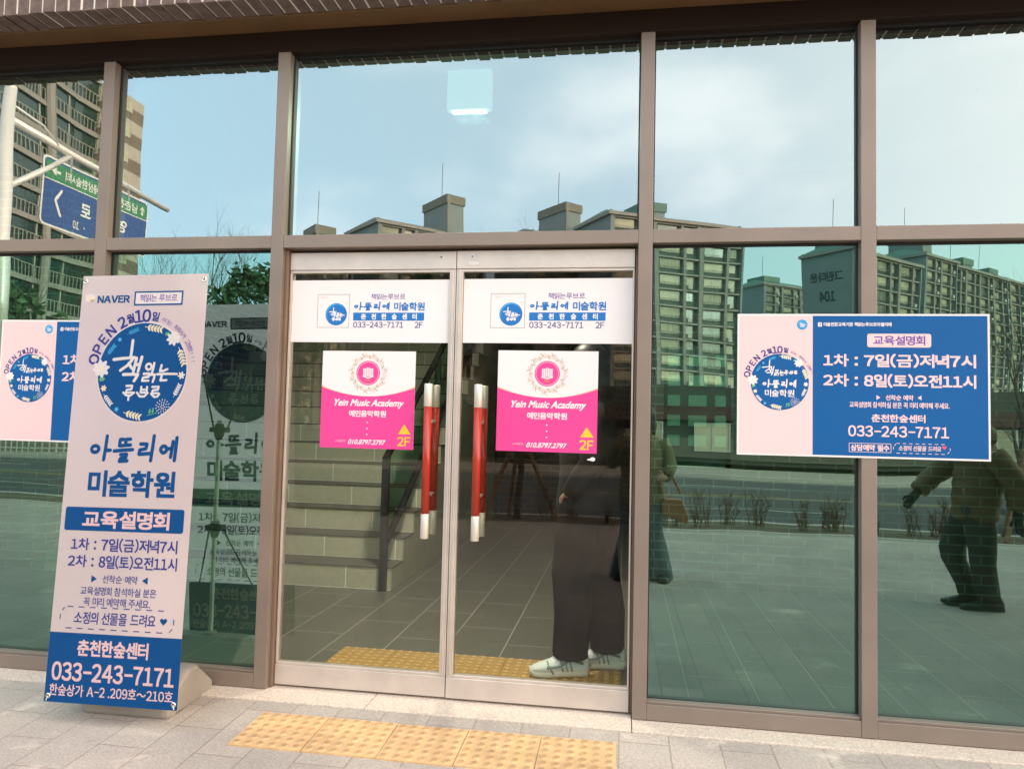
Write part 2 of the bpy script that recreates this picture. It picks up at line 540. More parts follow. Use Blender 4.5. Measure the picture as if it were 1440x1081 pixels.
class Art:
    """printed shapes in millimetres on a sheet (x right, y up); each colour layer a hair above the last"""
    def __init__(s, unit=0.001, step=0.00025, z0=0.0006):
        s.mb = MB(); s.mats = []; s.unit = unit; s.step = step; s.z0 = z0
    def mi(s, m):
        if m not in s.mats:
            s.mats.append(m)
        return s.mats.index(m)
    def poly(s, pts, m, layer=0, faces=None, dz=0.0):
        z = s.z0 + layer*s.step + dz
        s.mb.add([(p[0]*s.unit, p[1]*s.unit, z) for p in pts], faces or [tuple(range(len(pts)))], s.mi(m))
    def rect(s, x0, y0, x1, y1, m, layer=0):
        s.poly([(x0, y0), (x1, y0), (x1, y1), (x0, y1)], m, layer)
    def rrect(s, x0, y0, x1, y1, r, m, layer=0):
        pts = []
        for cx, cy, a0 in ((x1-r, y0+r, -90), (x1-r, y1-r, 0), (x0+r, y1-r, 90), (x0+r, y0+r, 180)):
            for k in range(5):
                a = R(a0+90*k/4)
                pts.append((cx+r*math.cos(a), cy+r*math.sin(a)))
        s.poly(pts, m, layer)
    def frame(s, x0, y0, x1, y1, w, m, layer=0):
        s.rect(x0, y0, x1, y0+w, m, layer); s.rect(x0, y1-w, x1, y1, m, layer)
        s.rect(x0, y0+w, x0+w, y1-w, m, layer); s.rect(x1-w, y0+w, x1, y1-w, m, layer)
    def disc(s, cx, cy, rx, ry, m, layer=0, n=48):
        s.poly([(cx+rx*math.cos(2*math.pi*k/n), cy+ry*math.sin(2*math.pi*k/n)) for k in range(n)], m, layer)
    def ring(s, cx, cy, rx, ry, w, m, layer=0, n=40, rot=0):
        o_ = []; 
        for k in range(n):
            a = 2*math.pi*k/n
            for q in (0, w):
                x = (rx-q)*math.cos(a); y = (ry-q)*math.sin(a)
                o_.append((cx+x*math.cos(rot)-y*math.sin(rot), cy+x*math.sin(rot)+y*math.cos(rot)))
        s.poly(o_, m, layer, [(2*k, (2*k+2) % (2*n), (2*k+3) % (2*n), 2*k+1) for k in range(n)])
    def stroke(s, pts, w, m, layer=0, taper=1.0):
        """a brush line with round ends"""
        n = len(pts)
        for i in range(n-1):
            (xa, ya), (xb, yb) = pts[i], pts[i+1]
            wa = w*(1+(taper-1)*i/(n-1))/2; wb = w*(1+(taper-1)*(i+1)/(n-1))/2
            dx, dy = xb-xa, yb-ya
            l = math.hypot(dx, dy) or 1
            nx, ny = -dy/l, dx/l
            dz = (i % 2)*s.step*0.3
            s.poly([(xa-nx*wa, ya-ny*wa), (xb-nx*wb, yb-ny*wb), (xb+nx*wb, yb+ny*wb), (xa+nx*wa, ya+ny*wa)], m, layer, dz=dz)
        for i, p in enumerate(pts):
            wr = w*(1+(taper-1)*i/(n-1))/2
            s.poly([(p[0]+wr*math.cos(2*math.pi*k/8), p[1]+wr*math.sin(2*math.pi*k/8)) for k in range(8)], m, layer, dz=s.step*(0.5+0.1*(i % 3)))
    def text(s, st, cx, cy, w, h, m, layer=0, bold=0.0, rot=0.0, shear=0.0, script=False):
        """fits the words to a box; w or h may be None"""
        vs, fs, tw, th = text_tris(st, script)
        if w is None: w = h*tw/th
        if h is None: h = w*th/tw
        kx, ky = w/tw, h/th
        offs = [(0, 0)]
        if bold:
            b = bold*h
            offs = [(-b, -b), (b, -b), (b, b), (-b, b), (0, 0)]
            kx = (w-2*b)/tw; ky = (h-2*b)/th
        c_, s_ = math.cos(rot), math.sin(rot)
        for i, (ox, oy) in enumerate(offs):
            pts = []
            for x, y in vs:
                xx = (x-tw/2)*kx + ox; yy = (y-th/2)*ky + oy
                xx += shear*yy
                pts.append((cx+xx*c_-yy*s_, cy+xx*s_+yy*c_))
            s.poly(pts, m, layer, fs, dz=i*s.step*0.15)
    def arc_text(s, items, cx, cy, rx, ry, m, layer=0):
        """items: (character, angle from the top in degrees clockwise, height, bold)"""
        for ch, ang, h, b in items:
            a = R(90-ang)
            x, y = cx+rx*math.cos(a), cy+ry*math.sin(a)
            s.text(ch, x, y, None, h, m, layer, b, rot=math.atan2(rx*math.sin(a), ry*math.cos(a))-math.pi/2)
    def leaf(s, cx, cy, l, w, ang, m, layer=0):
        pts = []
        for k in range(10):
            a = 2*math.pi*k/10
            x = l/2*math.cos(a); y = w/2*math.sin(a)*(1-0.3*math.cos(a))
            pts.append((cx+x*math.cos(ang)-y*math.sin(ang), cy+x*math.sin(ang)+y*math.cos(ang)))
        s.poly(pts, m, layer)
    def flower(s, cx, cy, r, n, m, mc, layer=0):
        for k in range(n):
            a = 2*math.pi*k/n+0.2
            s.leaf(cx+r*0.56*math.cos(a), cy+r*0.56*math.sin(a), r*0.9, r*0.52, a, m, layer+0.5*(k % 2))
        s.disc(cx, cy, r*0.2, r*0.2, mc, layer+1, 10)
    def sprig(s, cx, cy, l, ang, m, layer=0, n=5, w=0.32):
        c_, s_ = math.cos(ang), math.sin(ang)
        s.stroke([(cx-c_*l*.5, cy-s_*l*.5), (cx+c_*l*.5, cy+s_*l*.5)], l*0.035, m, layer)
        for k in range(n):
            q = -0.32+0.72*k/(n-1)
            for sg in (-1, 1):
                a = ang+sg*0.85
                s.leaf(cx+c_*l*q+math.cos(a)*l*.12, cy+s_*l*q+math.sin(a)*l*.12, l*w*0.8, l*0.11, a, m, layer+0.3)
    def build(s, name, parent, both=0.0):
        """both: thickness of a sheet whose print shows on its back as well"""
        mb = s.mb
        if both:
            base = MB(); base.v = list(mb.v); base.f = list(mb.f); base.m = list(mb.m)
            mb.add([(x, y, -z-both) for x, y, z in base.v], [])
            nb = len(base.v)
            for f, mm in zip(base.f, base.m):
                mb.f.append(tuple(nb+i for i in reversed(f))); mb.m.append(mm)
        return mb.build(name, s.mats, parent)


def transl(m, f):
    """the same print on thin banner cloth that lets light through"""
    nm = m.name+'_cloth'
    if nm in MATS:
        return MATS[nm]
    c = m.copy(); c.name = nm
    t = c.node_tree
    b = t.nodes['Principled BSDF']; o = [n for n in t.nodes if n.type == 'OUTPUT_MATERIAL'][0]
    tl = t.nodes.new('ShaderNodeBsdfTranslucent')
    if b.inputs['Base Color'].links:
        t.links.new(b.inputs['Base Color'].links[0].from_socket, tl.inputs['Color'])
    else:
        tl.inputs['Color'].default_value = b.inputs['Base Color'].default_value
    mx = t.nodes.new('ShaderNodeMixShader'); mx.inputs['Fac'].default_value = f
    t.links.new(b.outputs[0], mx.inputs[1]); t.links.new(tl.outputs[0], mx.inputs[2])
    t.links.new(mx.outputs[0], o.inputs['Surface'])
    MATS[nm] = c
    return c


def basis(O, U, N):
    U = Vector(U).normalized(); N = Vector(N).normalized()
    V = N.cross(U).normalized()
    m_ = Matrix((U, V, N)).transposed().to_4x4()
    m_.translation = Vector(O)
    return m_

# brush lettering traced as strokes, unit: circle radius 1
def bz(pts):
    return [((x-553)/388.0, (580-y)/437.0) for x, y in pts]

def ringpts(cx, cy, rx, ry, n=12):
    return [(cx+rx*math.cos(2*math.pi*k/n+1.6), cy+ry*math.sin(2*math.pi*k/n+1.6)) for k in range(n+1)]

BOOK = [bz([(452, 300), (449, 380), (445, 445)]), bz([(297, 470), (380, 460), (482, 452)]), bz([(470, 455), (432, 515), (362, 568)]),
        bz([(432, 505), (455, 540), (476, 560)]), bz([(497, 458), (488, 520), (478, 582)]), bz([(488, 520), (528, 512)]),
        bz([(544, 448), (530, 520), (520, 578)]), bz([(392, 604), (460, 602), (522, 604)]), bz([(520, 604), (503, 640), (490, 662)])]
READ = [bz(ringpts(611, 535, 24, 27)), bz([(657, 502), (650, 560), (640, 596)]), bz([(572, 598), (620, 596), (616, 624), (568, 632), (562, 660), (618, 658)]),
        bz([(628, 606), (668, 604), (664, 640), (655, 670)]), bz([(722, 522), (712, 574), (742, 572), (776, 556)]), bz([(690, 602), (775, 598), (860, 600)]),
        bz([(730, 614), (722, 656), (774, 654)])]
LOUV = [bz([(428, 705), (480, 704), (474, 734), (434, 740), (427, 766), (484, 762)]), bz([(405, 764), (432, 788), (470, 790), (502, 764)]), bz([(455, 788), (454, 830)]),
        bz([(560, 714), (558, 764), (610, 764)]), bz([(610, 714), (610, 764)]), bz([(560, 740), (610, 738)]), bz([(526, 764), (552, 798), (592, 798), (620, 766)]),
        bz([(656, 714), (712, 712), (706, 738), (662, 744), (656, 770), (712, 768)]), bz([(650, 774), (680, 802), (706, 798), (722, 776)])]


def az(pts):
    return [((x-120)/1125.0, (545-(y-(x-120)*0.035))/380.0) for x, y in pts]

ATEL = [az(ringpts(187, 360, 48, 44)), az([(330, 190), (322, 350), (308, 505)]), az([(325, 380), (385, 380)]),
        az([(548, 240), (504, 240), (498, 322), (556, 322)]), az([(636, 238), (580, 240), (574, 318), (640, 316)]), az([(436, 392), (560, 382), (672, 378)]),
        az([(522, 440), (600, 438), (592, 482), (526, 490), (512, 528), (612, 524)]),
        az([(770, 305), (850, 308), (842, 368), (764, 384), (758, 440), (900, 432)]), az([(935, 200), (925, 370), (912, 528)]),
        az(ringpts(1068, 382, 38, 44)), az([(1110, 375), (1165, 372)]), az([(1180, 280), (1172, 390), (1162, 486)]), az([(1226, 230), (1220, 390), (1212, 530)])]


def emblem(a, cx, cy, rx, ry, layer, rich=True):
    """flowers and sprigs round the rim"""
    P = lambda x, y: (cx+(x-553)/388.0*rx, cy+(580-y)/437.0*ry)
    k = rx/388.0
    fl = [(807, 285, 62), (190, 553, 78)]
    for x, y, r_ in fl:
        a.flower(*P(x, y), r_*k*1.0, 8, white_m, cream_m, layer)
    for x, y, r_ in ((900, 612, 33), (228, 727, 28)):
        a.flower(*P(x, y), r_*k, 6, white_m if x > 500 else cream_m, cream_m, layer)
    for x, y, r_ in ((335, 290, 20), (358, 912, 22)):
        a.flower(*P(x, y), r_*k, 8, sky2_m, white_m, layer)
    for x, y, l, ang, m in ((625, 192, 150, -10, cream_m), (888, 440, 150, -68, cream_m), (495, 960, 150, -14, cream_m), (445, 220, 100, 22, sky2_m), (265, 385, 100, 52, sky2_m), (270, 825, 110, -48, white_m), (870, 748, 110, 65, white_m)):
        a.sprig(*P(x, y), l*k, R(ang), m, layer)
    x, y = P(758, 888)
    for q, nn in ((0.28, 6), (0.62, 10), (0.98, 15)):
        for j in range(nn):
            t_ = 2*math.pi*j/nn
            a.leaf(x+58*k*q*math.cos(t_), y+58*k*q*math.sin(t_), 17*k, 6.5*k, t_, white_m, layer+1)
    for x, y in ((650, 925), (676, 920)):
        a.leaf(*P(x, y), 46*k, 18*k, R(85), leafp_m, layer)
    a.stroke([P(630, 965), P(715, 940)], 5*k, leafp_m, layer)
    a.leaf(*P(752, 243), 40*k, 28*k, 0.5, leafp_m, layer); a.leaf(*P(208, 645), 50*k, 34*k, 0.2, leafp_m, layer)


def arc_open(a, cx, cy, rx, ry, k, layer):
    its = [('O', -77, 80, .032), ('P', -65.8, 78, .032), ('E', -54.6, 78, .032), ('N', -43.0, 78, .032)]
    a.arc_text([(c, g, h*k, b) for c, g, h, b in its], cx, cy, rx*1.15, ry*1.15, ink_m, layer)
    a.arc_text([('2', -28, 84*k, .03), ('월', -18, 68*k, .03), ('1', -8.6, 92*k, .03), ('0', 0.4, 92*k, .03), ('일', 10.8, 66*k, .03)], cx, cy, rx*1.15, ry*1.15, ink_m, layer)
    small = '수다는 톡톡하게 고쌤짱!!!'
    for i, ch in enumerate(small):
        if ch != ' ':
            a.arc_text([(ch, 20.5+i*4.2, 34*k if ch != '!' else 26*k, 0.0)], cx, cy, rx*1.15, ry*1.13, violet_m, layer)


def heart(a, cx, cy, r_, m, layer):
    pts = []
    for k in range(24):
        t_ = 2*math.pi*k/24
        pts.append((cx+r_*(16*math.sin(t_)**3)/17, cy+r_*(13*math.cos(t_)-5*math.cos(2*t_)-2*math.cos(3*t_)-math.cos(4*t_))/17))
    a.poly(pts, m, layer)


def dashed(a, x0, y0, x1, y1, w, m, layer, nx=9):
    for y in (y0, y1):
        for k in range(nx):
            x = x0+(x1-x0)*(0.06+0.9*k/nx)
            a.stroke([(x, y), (x+(x1-x0)*0.42/nx, y)], w, m, layer)
    for x in (x0, x1):
        a.stroke([(x, y0+(y1-y0)*.4), (x, y0+(y1-y0)*.62)], w, m, layer)
    a.stroke([(x0+2*w, y1-4*w), (x0+4*w, y1-1.2*w)], w, m, layer); a.stroke([(x1-1.5*w, y0+4*w), (x1-4*w, y0+1*w)], w, m, layer)

# ------------------------------------------------------------------ ground, pavement, road
def sheet(name, x0, x1, y0, y1, z00, z11, m, nx=1, ny=1, label=None, kind='structure'):
    """z00 at y0, z11 at y1"""
    mb = MB()
    vs = [(x0+(x1-x0)*i/nx, y0+(y1-y0)*j/ny, z00+(z11-z00)*j/ny) for j in range(ny+1) for i in range(nx+1)]
    mb.add(vs, [(j*(nx+1)+i, j*(nx+1)+i+1, (j+1)*(nx+1)+i+1, (j+1)*(nx+1)+i) for j in range(ny) for i in range(nx)])
    o = mb.build(name, m)
    return tag(o, label, None, None, kind)

pave_m = brickmat('concrete_pavers', (0.41, 0.355, 0.315), (0.35, 0.308, 0.277), (0.29, 0.24, 0.205), 0.40, 0.20, 0.0035, ('Y', 'X'),
                  rough=0.85, bump=0.5, grain=0.30, gscale=110, stain=((0.68, 0.58, 0.49), 3.4, 0.60, 0.70, 0.7))
asph_m = mat('asphalt', (0.052, 0.052, 0.055), 0.85, 0, 0.3, 30, 0.3, 200)
ground_m = mat('dry_earth', (0.10, 0.085, 0.06), 0.95, 0, 0.35, 1.5, 0.4, 20)
strip_m = mat('planting_earth', (0.11, 0.082, 0.055), 0.95, 0, 0.4, 12, 0.8, 30)
granite_m = mat('granite', (0.56, 0.475, 0.405), 0.7, 0, 0.30, 110, 0.15, 300)
kerb_m = mat('kerb_stone', (0.42, 0.40, 0.37), 0.75, 0, 0.2, 60)
line_m = mat('road_paint', (0.34, 0.33, 0.31), 0.6, 0, 0.2, 8)
yline_m = mat('yellow_road_paint', (0.26, 0.18, 0.06), 0.6, 0, 0.2, 8)

sheet('ground', -1500, 1500, -2500, 600, -0.62, -0.62, ground_m, label='bare earth ground reaching the horizon')
SL = 0.04
sheet('pavement', -60, 60, -8.3, -0.118, -0.012-SL*8.182, -0.012, pave_m, 1, 1, 'light concrete slab pavement sloping gently to the road')
sill = MB()
xs = [-60, -4.2, -2.0, -1.1, 0.052, 2.3, 4.6, 60]
for a_, b_ in zip(xs[:-1], xs[1:]):
    sill.box(a_+0.0015, b_-0.0015, -0.116, 0.12, -0.2, -0.003)
tag(sill.build('granite_threshold', granite_m, bevel=0.003), 'speckled granite threshold strip under the shopfront', None, None, 'structure')
sheet('planting_bed', -60, 60, -9.45, -8.42, -0.34, -0.34, strip_m, 60, 2, 'narrow bare planting bed along the kerb')
kb = MB(); kb.box(-60, 60, -8.42, -8.3, -0.6, -0.325)
kb.box(-60, 60, -9.6, -9.45, -0.6, -0.33)
tag(kb.build('kerb', kerb_m, bevel=0.01), 'pale stone kerb edging the planting bed', None, None, 'structure')
sheet('road', -300, 300, -21.9, -9.6, -0.49, -0.49, asph_m, label='dark asphalt road seen in the glass')
rl = MB()
for y in (-9.95, -21.5):
    rl.box(-300, 300, y-0.06, y+0.06, -0.488, -0.485, 0)
for y in (-15.65, -15.9):
    rl.box(-300, 300, y-0.06, y+0.06, -0.488, -0.485, 1)
for y in (-12.8, -18.7):
    for k in range(-20, 20):
        rl.box(k*8.0, k*8.0+4.5, y-0.06, y+0.06, -0.488, -0.485, 0)
tag(rl.build('road_markings', [line_m, yline_m]), 'white and yellow lane lines on the asphalt road', None, None, 'structure')
kb = MB(); kb.box(-300, 300, -22.1, -21.9, -0.62, -0.36)
tag(kb.build('far_kerb', kerb_m), 'stone kerb on the far side of the road', None, None, 'structure')
farp_m = brickmat('far_pavers', (0.33, 0.29, 0.24), (0.29, 0.26, 0.22), (0.22, 0.2, 0.17), 0.3, 0.3, 0.006, ('X', 'Y'), rough=0.85, bump=0.2)
sheet('far_pavement', -300, 300, -26.5, -22.1, -0.37, -0.37, farp_m, label='pale pavement across the road')

# ------------------------------------------------------------------ tactile tiles
tact_m = mat('ochre_tile', (0.58, 0.375, 0.19), 0.75, 0, 0.16, 14, 0.25, 150)
tact2_m = mat('worn_ochre_tile', (0.43, 0.26, 0.13), 0.8, 0, 0.18, 40, 0.2, 150)
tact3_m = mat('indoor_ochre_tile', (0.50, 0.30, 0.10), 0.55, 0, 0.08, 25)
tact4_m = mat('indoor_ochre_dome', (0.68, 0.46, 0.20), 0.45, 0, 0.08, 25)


def tile_mesh(name, m1, m2):
    mb = MB()
    e = 0.1487
    mb.box(-e, e, -e, e, -0.05, 0.0, 0)
    for i in range(6):
        for j in range(6):
            x = -e+2*e*(i+0.5)/6; y = -e+2*e*(j+0.5)/6
            n = 14
            vs = []
            for rr, z in ((0.0175, 0.0), (0.0145, 0.0042), (0.011, 0.005)):
                vs += [(x+rr*math.cos(2*math.pi*k/n), y+rr*math.sin(2*math.pi*k/n), z) for k in range(n)]
            fs = [(a*n+k, a*n+(k+1) % n, (a+1)*n+(k+1) % n, (a+1)*n+k) for a in (0, 1) for k in range(n)]
            mb.add(vs, fs, 0)
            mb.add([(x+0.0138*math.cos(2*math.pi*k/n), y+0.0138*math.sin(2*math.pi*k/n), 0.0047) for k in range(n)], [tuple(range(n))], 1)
    return mb.build(name, [m1, m2])

tl = ['leftmost of the five outdoor tiles, beside the pavement slabs', 'second outdoor tile from the left end of the strip', 'middle tile of the five in front of the doors', 'second outdoor tile from the right end of the strip', 'rightmost of the five outdoor tiles, below the door frame post']
t0 = None
for i in range(5):
    o = tile_mesh('tactile_tile', tact_m, tact2_m) if t0 is None else t0.copy()
    if t0 is None:
        t0 = o
    else:
        COL.objects.link(o)
    o.location = (-1.361+0.3008*i, -0.372+0.002*math.sin(i*2.3), -0.012-SL*0.26+0.006)
    o.rotation_euler = (math.atan(SL), 0, R(0.35*math.sin(i*1.9)))
    tag(o, 'ochre dotted tactile tile, ' + tl[i], 'paving tile', 'ochre tactile tiles outside the doors')
tl = ['leftmost of the five behind the door glass', 'second from the left behind the door glass', 'behind the meeting stiles of the two doors', 'just left of the white trainers', 'under the white trainers']
t1 = None
for i in range(5):
    if t1 is None:
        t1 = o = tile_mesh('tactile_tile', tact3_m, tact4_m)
    else:
        o = t1.copy(); COL.objects.link(o)
    o.location = (-1.341+0.3*i, 0.515, 0.0105)
    tag(o, 'ochre indoor tactile tile, ' + tl[i], 'paving tile', 'ochre tactile tiles inside the lobby')

# ------------------------------------------------------------------ building shell
brick_d = mat('dark_brick', (0.125, 0.088, 0.076), 0.85, 0, 0.35, 22, 0.35, 120)
mortar_m = mat('pale_mortar', (0.66, 0.58, 0.52), 0.9, 0, 0.1, 60)
wallb_m = brickmat('facade_brick', (0.12, 0.08, 0.068), (0.085, 0.058, 0.05), (0.36, 0.31, 0.28), 0.2, 0.067, 0.008, 'wall', bump=0.6)
bld = thing('shop_building', (0, 0.0, 0), 'dark brick shop building with soldier-course lintel over the glass front', 'building')
OH = -0.28
mb = MB()
mb.box(-30, 32, OH+0.012, -0.14, 3.135, 3.30)
mb.box(-30, 32, OH+0.004, 9.6, 3.302, 6.2)  # unseen width and height shaped to set how far the building's shade reaches
mb.build('upper_wall', wallb_m, bld)
rnd = random.Random(4)
mb = MB()
x = -6.5
while x < 5.0:
    w = 0.0565
    d = rnd.uniform(-0.003, 0.003)
    mb.box(x, x+w, OH+d, -0.142, 3.118+rnd.uniform(-0.004, 0.003), 3.30, 0)
    x += w+0.011
mb.build('soldier_course', [brick_d], bld, bevel=0.002)
mb = MB()
mb.box(-6.5, 5.0, OH+0.0035, -0.141, 3.1235, 3.299)
mb.build('mortar_bed', mortar_m, bld)
mb = MB()
mb.box(-6.5, 5.0, -0.14, 0.10, 3.122, 3.30)
mb.box(-6.5, 5.0, -0.142, -0.134, 3.112, 3.1215)
mb.build('soffit_flashing', flash_m, bld, bevel=0.002)
mb = MB()
for a_, b_ in ((-30, -6.44), (4.92, 32)):
    mb.box(a_, b_, OH, 0.3, -0.3, 3.115)
mb.box(-30, -29.7, 0.3, 9.6, -0.3, 3.3); mb.box(31.7, 32, 0.3, 9.6, -0.3, 3.3)
mb.box(-30, 0.0, 9.3, 9.6, -0.3, 3.3); mb.box(4.0, 32, 9.3, 9.6, -0.3, 3.3)
mb.box(0.0, 4.0, 9.3, 9.6, -0.3, 0.6)
mb.build('lower_wall', wallb_m, bld)

# ------------------------------------------------------------------ shopfront
sf = thing('shopfront', (-0.78, 0, 0), 'taupe aluminium shopfront of tall glass panes with glazed double doors', 'shopfront')
sfo = Vector((-0.78, 0, 0))


def spart(mb, name, m, parent=None, bevel=0.0015, **k):
    mb.v = [(a-sfo.x, b-sfo.y, c-sfo.z) for a, b, c in mb.v]
    return mb.build(name, m, parent or sf, bevel=bevel, **k)

MX = [-6.375, -5.445, -4.515, -3.5425, -2.58, -1.648, 0.084, 1.014, 1.944, 2.874, 3.804, 4.734]
GY = 0.05
for x in MX:
    mb = MB(); mb.box(x-0.031, x+0.031, 0.0, 0.13, 0.0, 3.016)
    spart(mb, 'mullion', frame_m, bevel=0.0025)
ZT0, ZT1 = 2.059, 2.12
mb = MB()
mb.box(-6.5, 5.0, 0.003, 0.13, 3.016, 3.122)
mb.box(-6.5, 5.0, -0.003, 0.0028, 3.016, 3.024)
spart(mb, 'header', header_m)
prnd = random.Random(7)
bays = list(zip(MX[:-1], MX[1:]))
for a_, b_ in bays:
    x0, x1 = a_+0.0312, b_-0.0312
    mb = MB(); mb.box(x0, x1, 0.0015, 0.13, ZT0, ZT1)
    spart(mb, 'transom', frame_m, bevel=0.0025)
    door = abs(a_+1.648) < 0.01
    if not door:
        mb = MB(); mb.box(x0, x1, 0.0015, 0.13, 0.0, 0.066)
        mb.box(x0, x1, 0.012, 0.048, 0.0662, 0.078)
        spart(mb, 'sill_rail', frame_m, bevel=0.002)
    for lo, (z0, z1) in ((False, (ZT1, 3.016)), (True, (0.066, ZT0))):
        if lo and door:
            continue
        mb = MB()
        g = 0.006
        # dark rubber round the pane
        for (p, q, r_, s_) in ((x0, x0+g, z0, z1), (x1-g, x1, z0, z1), (x0+g, x1-g, z1-g*2.0, z1), (x0+g, x1-g, z0, z0+g)):
            mb.box(p, q, GY-0.006, GY+0.03, r_, s_)
        spart(mb, 'pane_gasket', gasket_m, bevel=0)
        mb = MB()
        X0, X1, Z0, Z1 = x0+g*0.5, x1-g*0.5, z0+g*0.5, z1-g*0.5
        ta, tb = prnd.uniform(-.0009, .0009), prnd.uniform(-.0009, .0009)
        mb.add([(X0, GY-ta-tb, Z0), (X1, GY+ta-tb, Z0), (X1, GY+ta+tb, Z1), (X0, GY-ta+tb, Z1)], [(0, 1, 2, 3)], 0)
        mb.add([(X0, GY+0.024, Z0), (X1, GY+0.024, Z0), (X1, GY+0.024, Z1), (X0, GY+0.024, Z1)], [(3, 2, 1, 0)], 1)
        spart(mb, 'window_pane', [glass_lo if lo else glass_up, glass_in], bevel=0)

# the two door leaves
def door_leaf(x0, x1, y, hx, meet_right):
    """x0..x1 the leaf, hx the pull handle's x"""
    d = bpy.data.objects.new('door_leaf', None); COL.objects.link(d); d.parent = sf
    d.location = (x0-sfo.x, 0, 0)
    def dp(mb, name, m, parent=d, bevel=0.0015, **k):
        mb.v = [(a-x0, b, c) for a, b, c in mb.v]
        return mb.build(name, m, parent, bevel=bevel, **k)
    t = 0.045
    mb = MB(); mb.box(x0, x1, y, y+t, 0.008, 0.098); mb.box(x0, x1, y+0.006, y+t-0.006, 0.0985, 0.110)
    dp(mb, 'bottom_rail', steel_m)
    mb = MB(); mb.box(x0, x1, y, y+t, 1.962, 2.045); mb.box(x0, x1, y+0.006, y+t-0.006, 1.948, 1.9615)
    dp(mb, 'top_rail', steel_m)
    wl, wr = (0.010, 0.030) if meet_right else (0.031, 0.008)
    for a_, b_ in ((x0, x0+wl), (x1-wr, x1)):
        mb = MB(); mb.box(a_, b_, y+0.003, y+t-0.003, 0.1105, 1.9475)
        if b_-a_ > 0.02:
            mb.box(a_+0.012, b_-0.008, y-0.003, y+0.0028, 0.1105, 1.9475)
        dp(mb, 'stile', steel_m)
    mb = MB()
    X0, X1, Z0, Z1 = x0+wl, x1-wr, 0.105, 1.955
    yg = y+0.017
    mb.add([(X0, yg, Z0), (X1, yg, Z0), (X1, yg, Z1), (X0, yg, Z1)], [(0, 1, 2, 3)], 0)
    mb.add([(X0, yg+0.012, Z0), (X1, yg+0.012, Z0), (X1, yg+0.012, Z1), (X0, yg+0.012, Z1)], [(3, 2, 1, 0)], 1)
    dp(mb, 'door_glass', [glass_door, glass_door_in], bevel=0)
    for sgn, yy in ((-1, y-0.052), (1, y+0.088)):
        mb = MB()
        zA, zB = 0.722, 1.422
        rr = 0.0185
        mb.tube([(hx, yy, zA+0.112), (hx, yy, zB-0.105)], rr, 20, 0)
        for a_, b_ in ((zA, zA+0.1118), (zB-0.1048, zB)):
            mb.tube([(hx, yy, a_), (hx, yy, a_+0.003), (hx, yy, b_-0.003), (hx, yy, b_)], [rr-0.001, rr+0.0006, rr+0.0006, rr-0.001], 20, 1)
        for z in (0.915, 1.25):
            mb.tube([(hx, yy+(0.012 if sgn < 0 else -0.012), z), (hx, yg if sgn < 0 else yg+0.012, z)], 0.009, 10, 1)
        h_ = dp(mb, 'pull_handle', [red_m, cap_m], bevel=0)
        for p in h_.data.polygons:
            p.use_smooth = len(p.vertices) == 4
    sx = x1-0.072 if meet_right else x0+0.072
    mb = MB(); mb.tube([(sx, y-0.003, 2.018), (sx, y-0.0001, 2.018)], 0.009, 14, 0); mb.tube([(sx, y-0.0045, 2.018), (sx, y-0.003, 2.018)], 0.004, 10, 1)
    dp(mb, 'screw', [chrome_m, gasket_m], bevel=0)
    if not meet_right:
        mb = MB()
        vs = []
        for k in range(24):
            a = 2*math.pi*k/24
            vs.append((sx+0.008+0.026*math.cos(a)*(1 if abs(math.cos(a)) < .99 else 1), 1.986+0.0095*math.sin(a)))
        mb.prism(vs, 1, y-0.0022, y-0.0002)
        dp(mb, 'maker_plate', mat('plate_metal', (0.72, 0.64, 0.58), 0.35, 0.6, 0.05, 30), bevel=0)
        mb = MB()
        vs = [(-0.135+0.012*math.cos(2*math.pi*k/16), 1.098+0.009*math.sin(2*math.pi*k/16)) for k in range(16)]
        mb.prism(vs, 1, yg-0.004, yg-0.001, 0)
        vs = [(-0.147+0.013*math.cos(2*math.pi*k/16), 1.096+0.004*math.sin(2*math.pi*k/16)) for k in range(16)]
        mb.prism(vs, 1, yg-0.0035, yg-0.0012, 0)
        dp(mb, 'lock_cover', white_m, bevel=0)
    return d

door_leaf(-1.600, -0.7815, 0.052, -0.8835, True)
door_leaf(-0.7775, 0.0395, 0.048, -0.650, False)
mb = MB()
mb.box(-1.6168, -1.603, 0.03, 0.12, 0.0, 2.058); mb.box(0.0425, 0.0527, 0.06, 0.12, 0.0, 2.058)
mb.box(-1.6168, 0.0527, 0.10, 0.13, 2.0475, 2.0588)
spart(mb, 'door_jamb', mat('bronze_jamb', (0.20, 0.14, 0.10), 0.45, 0.3, 0.1, 5))

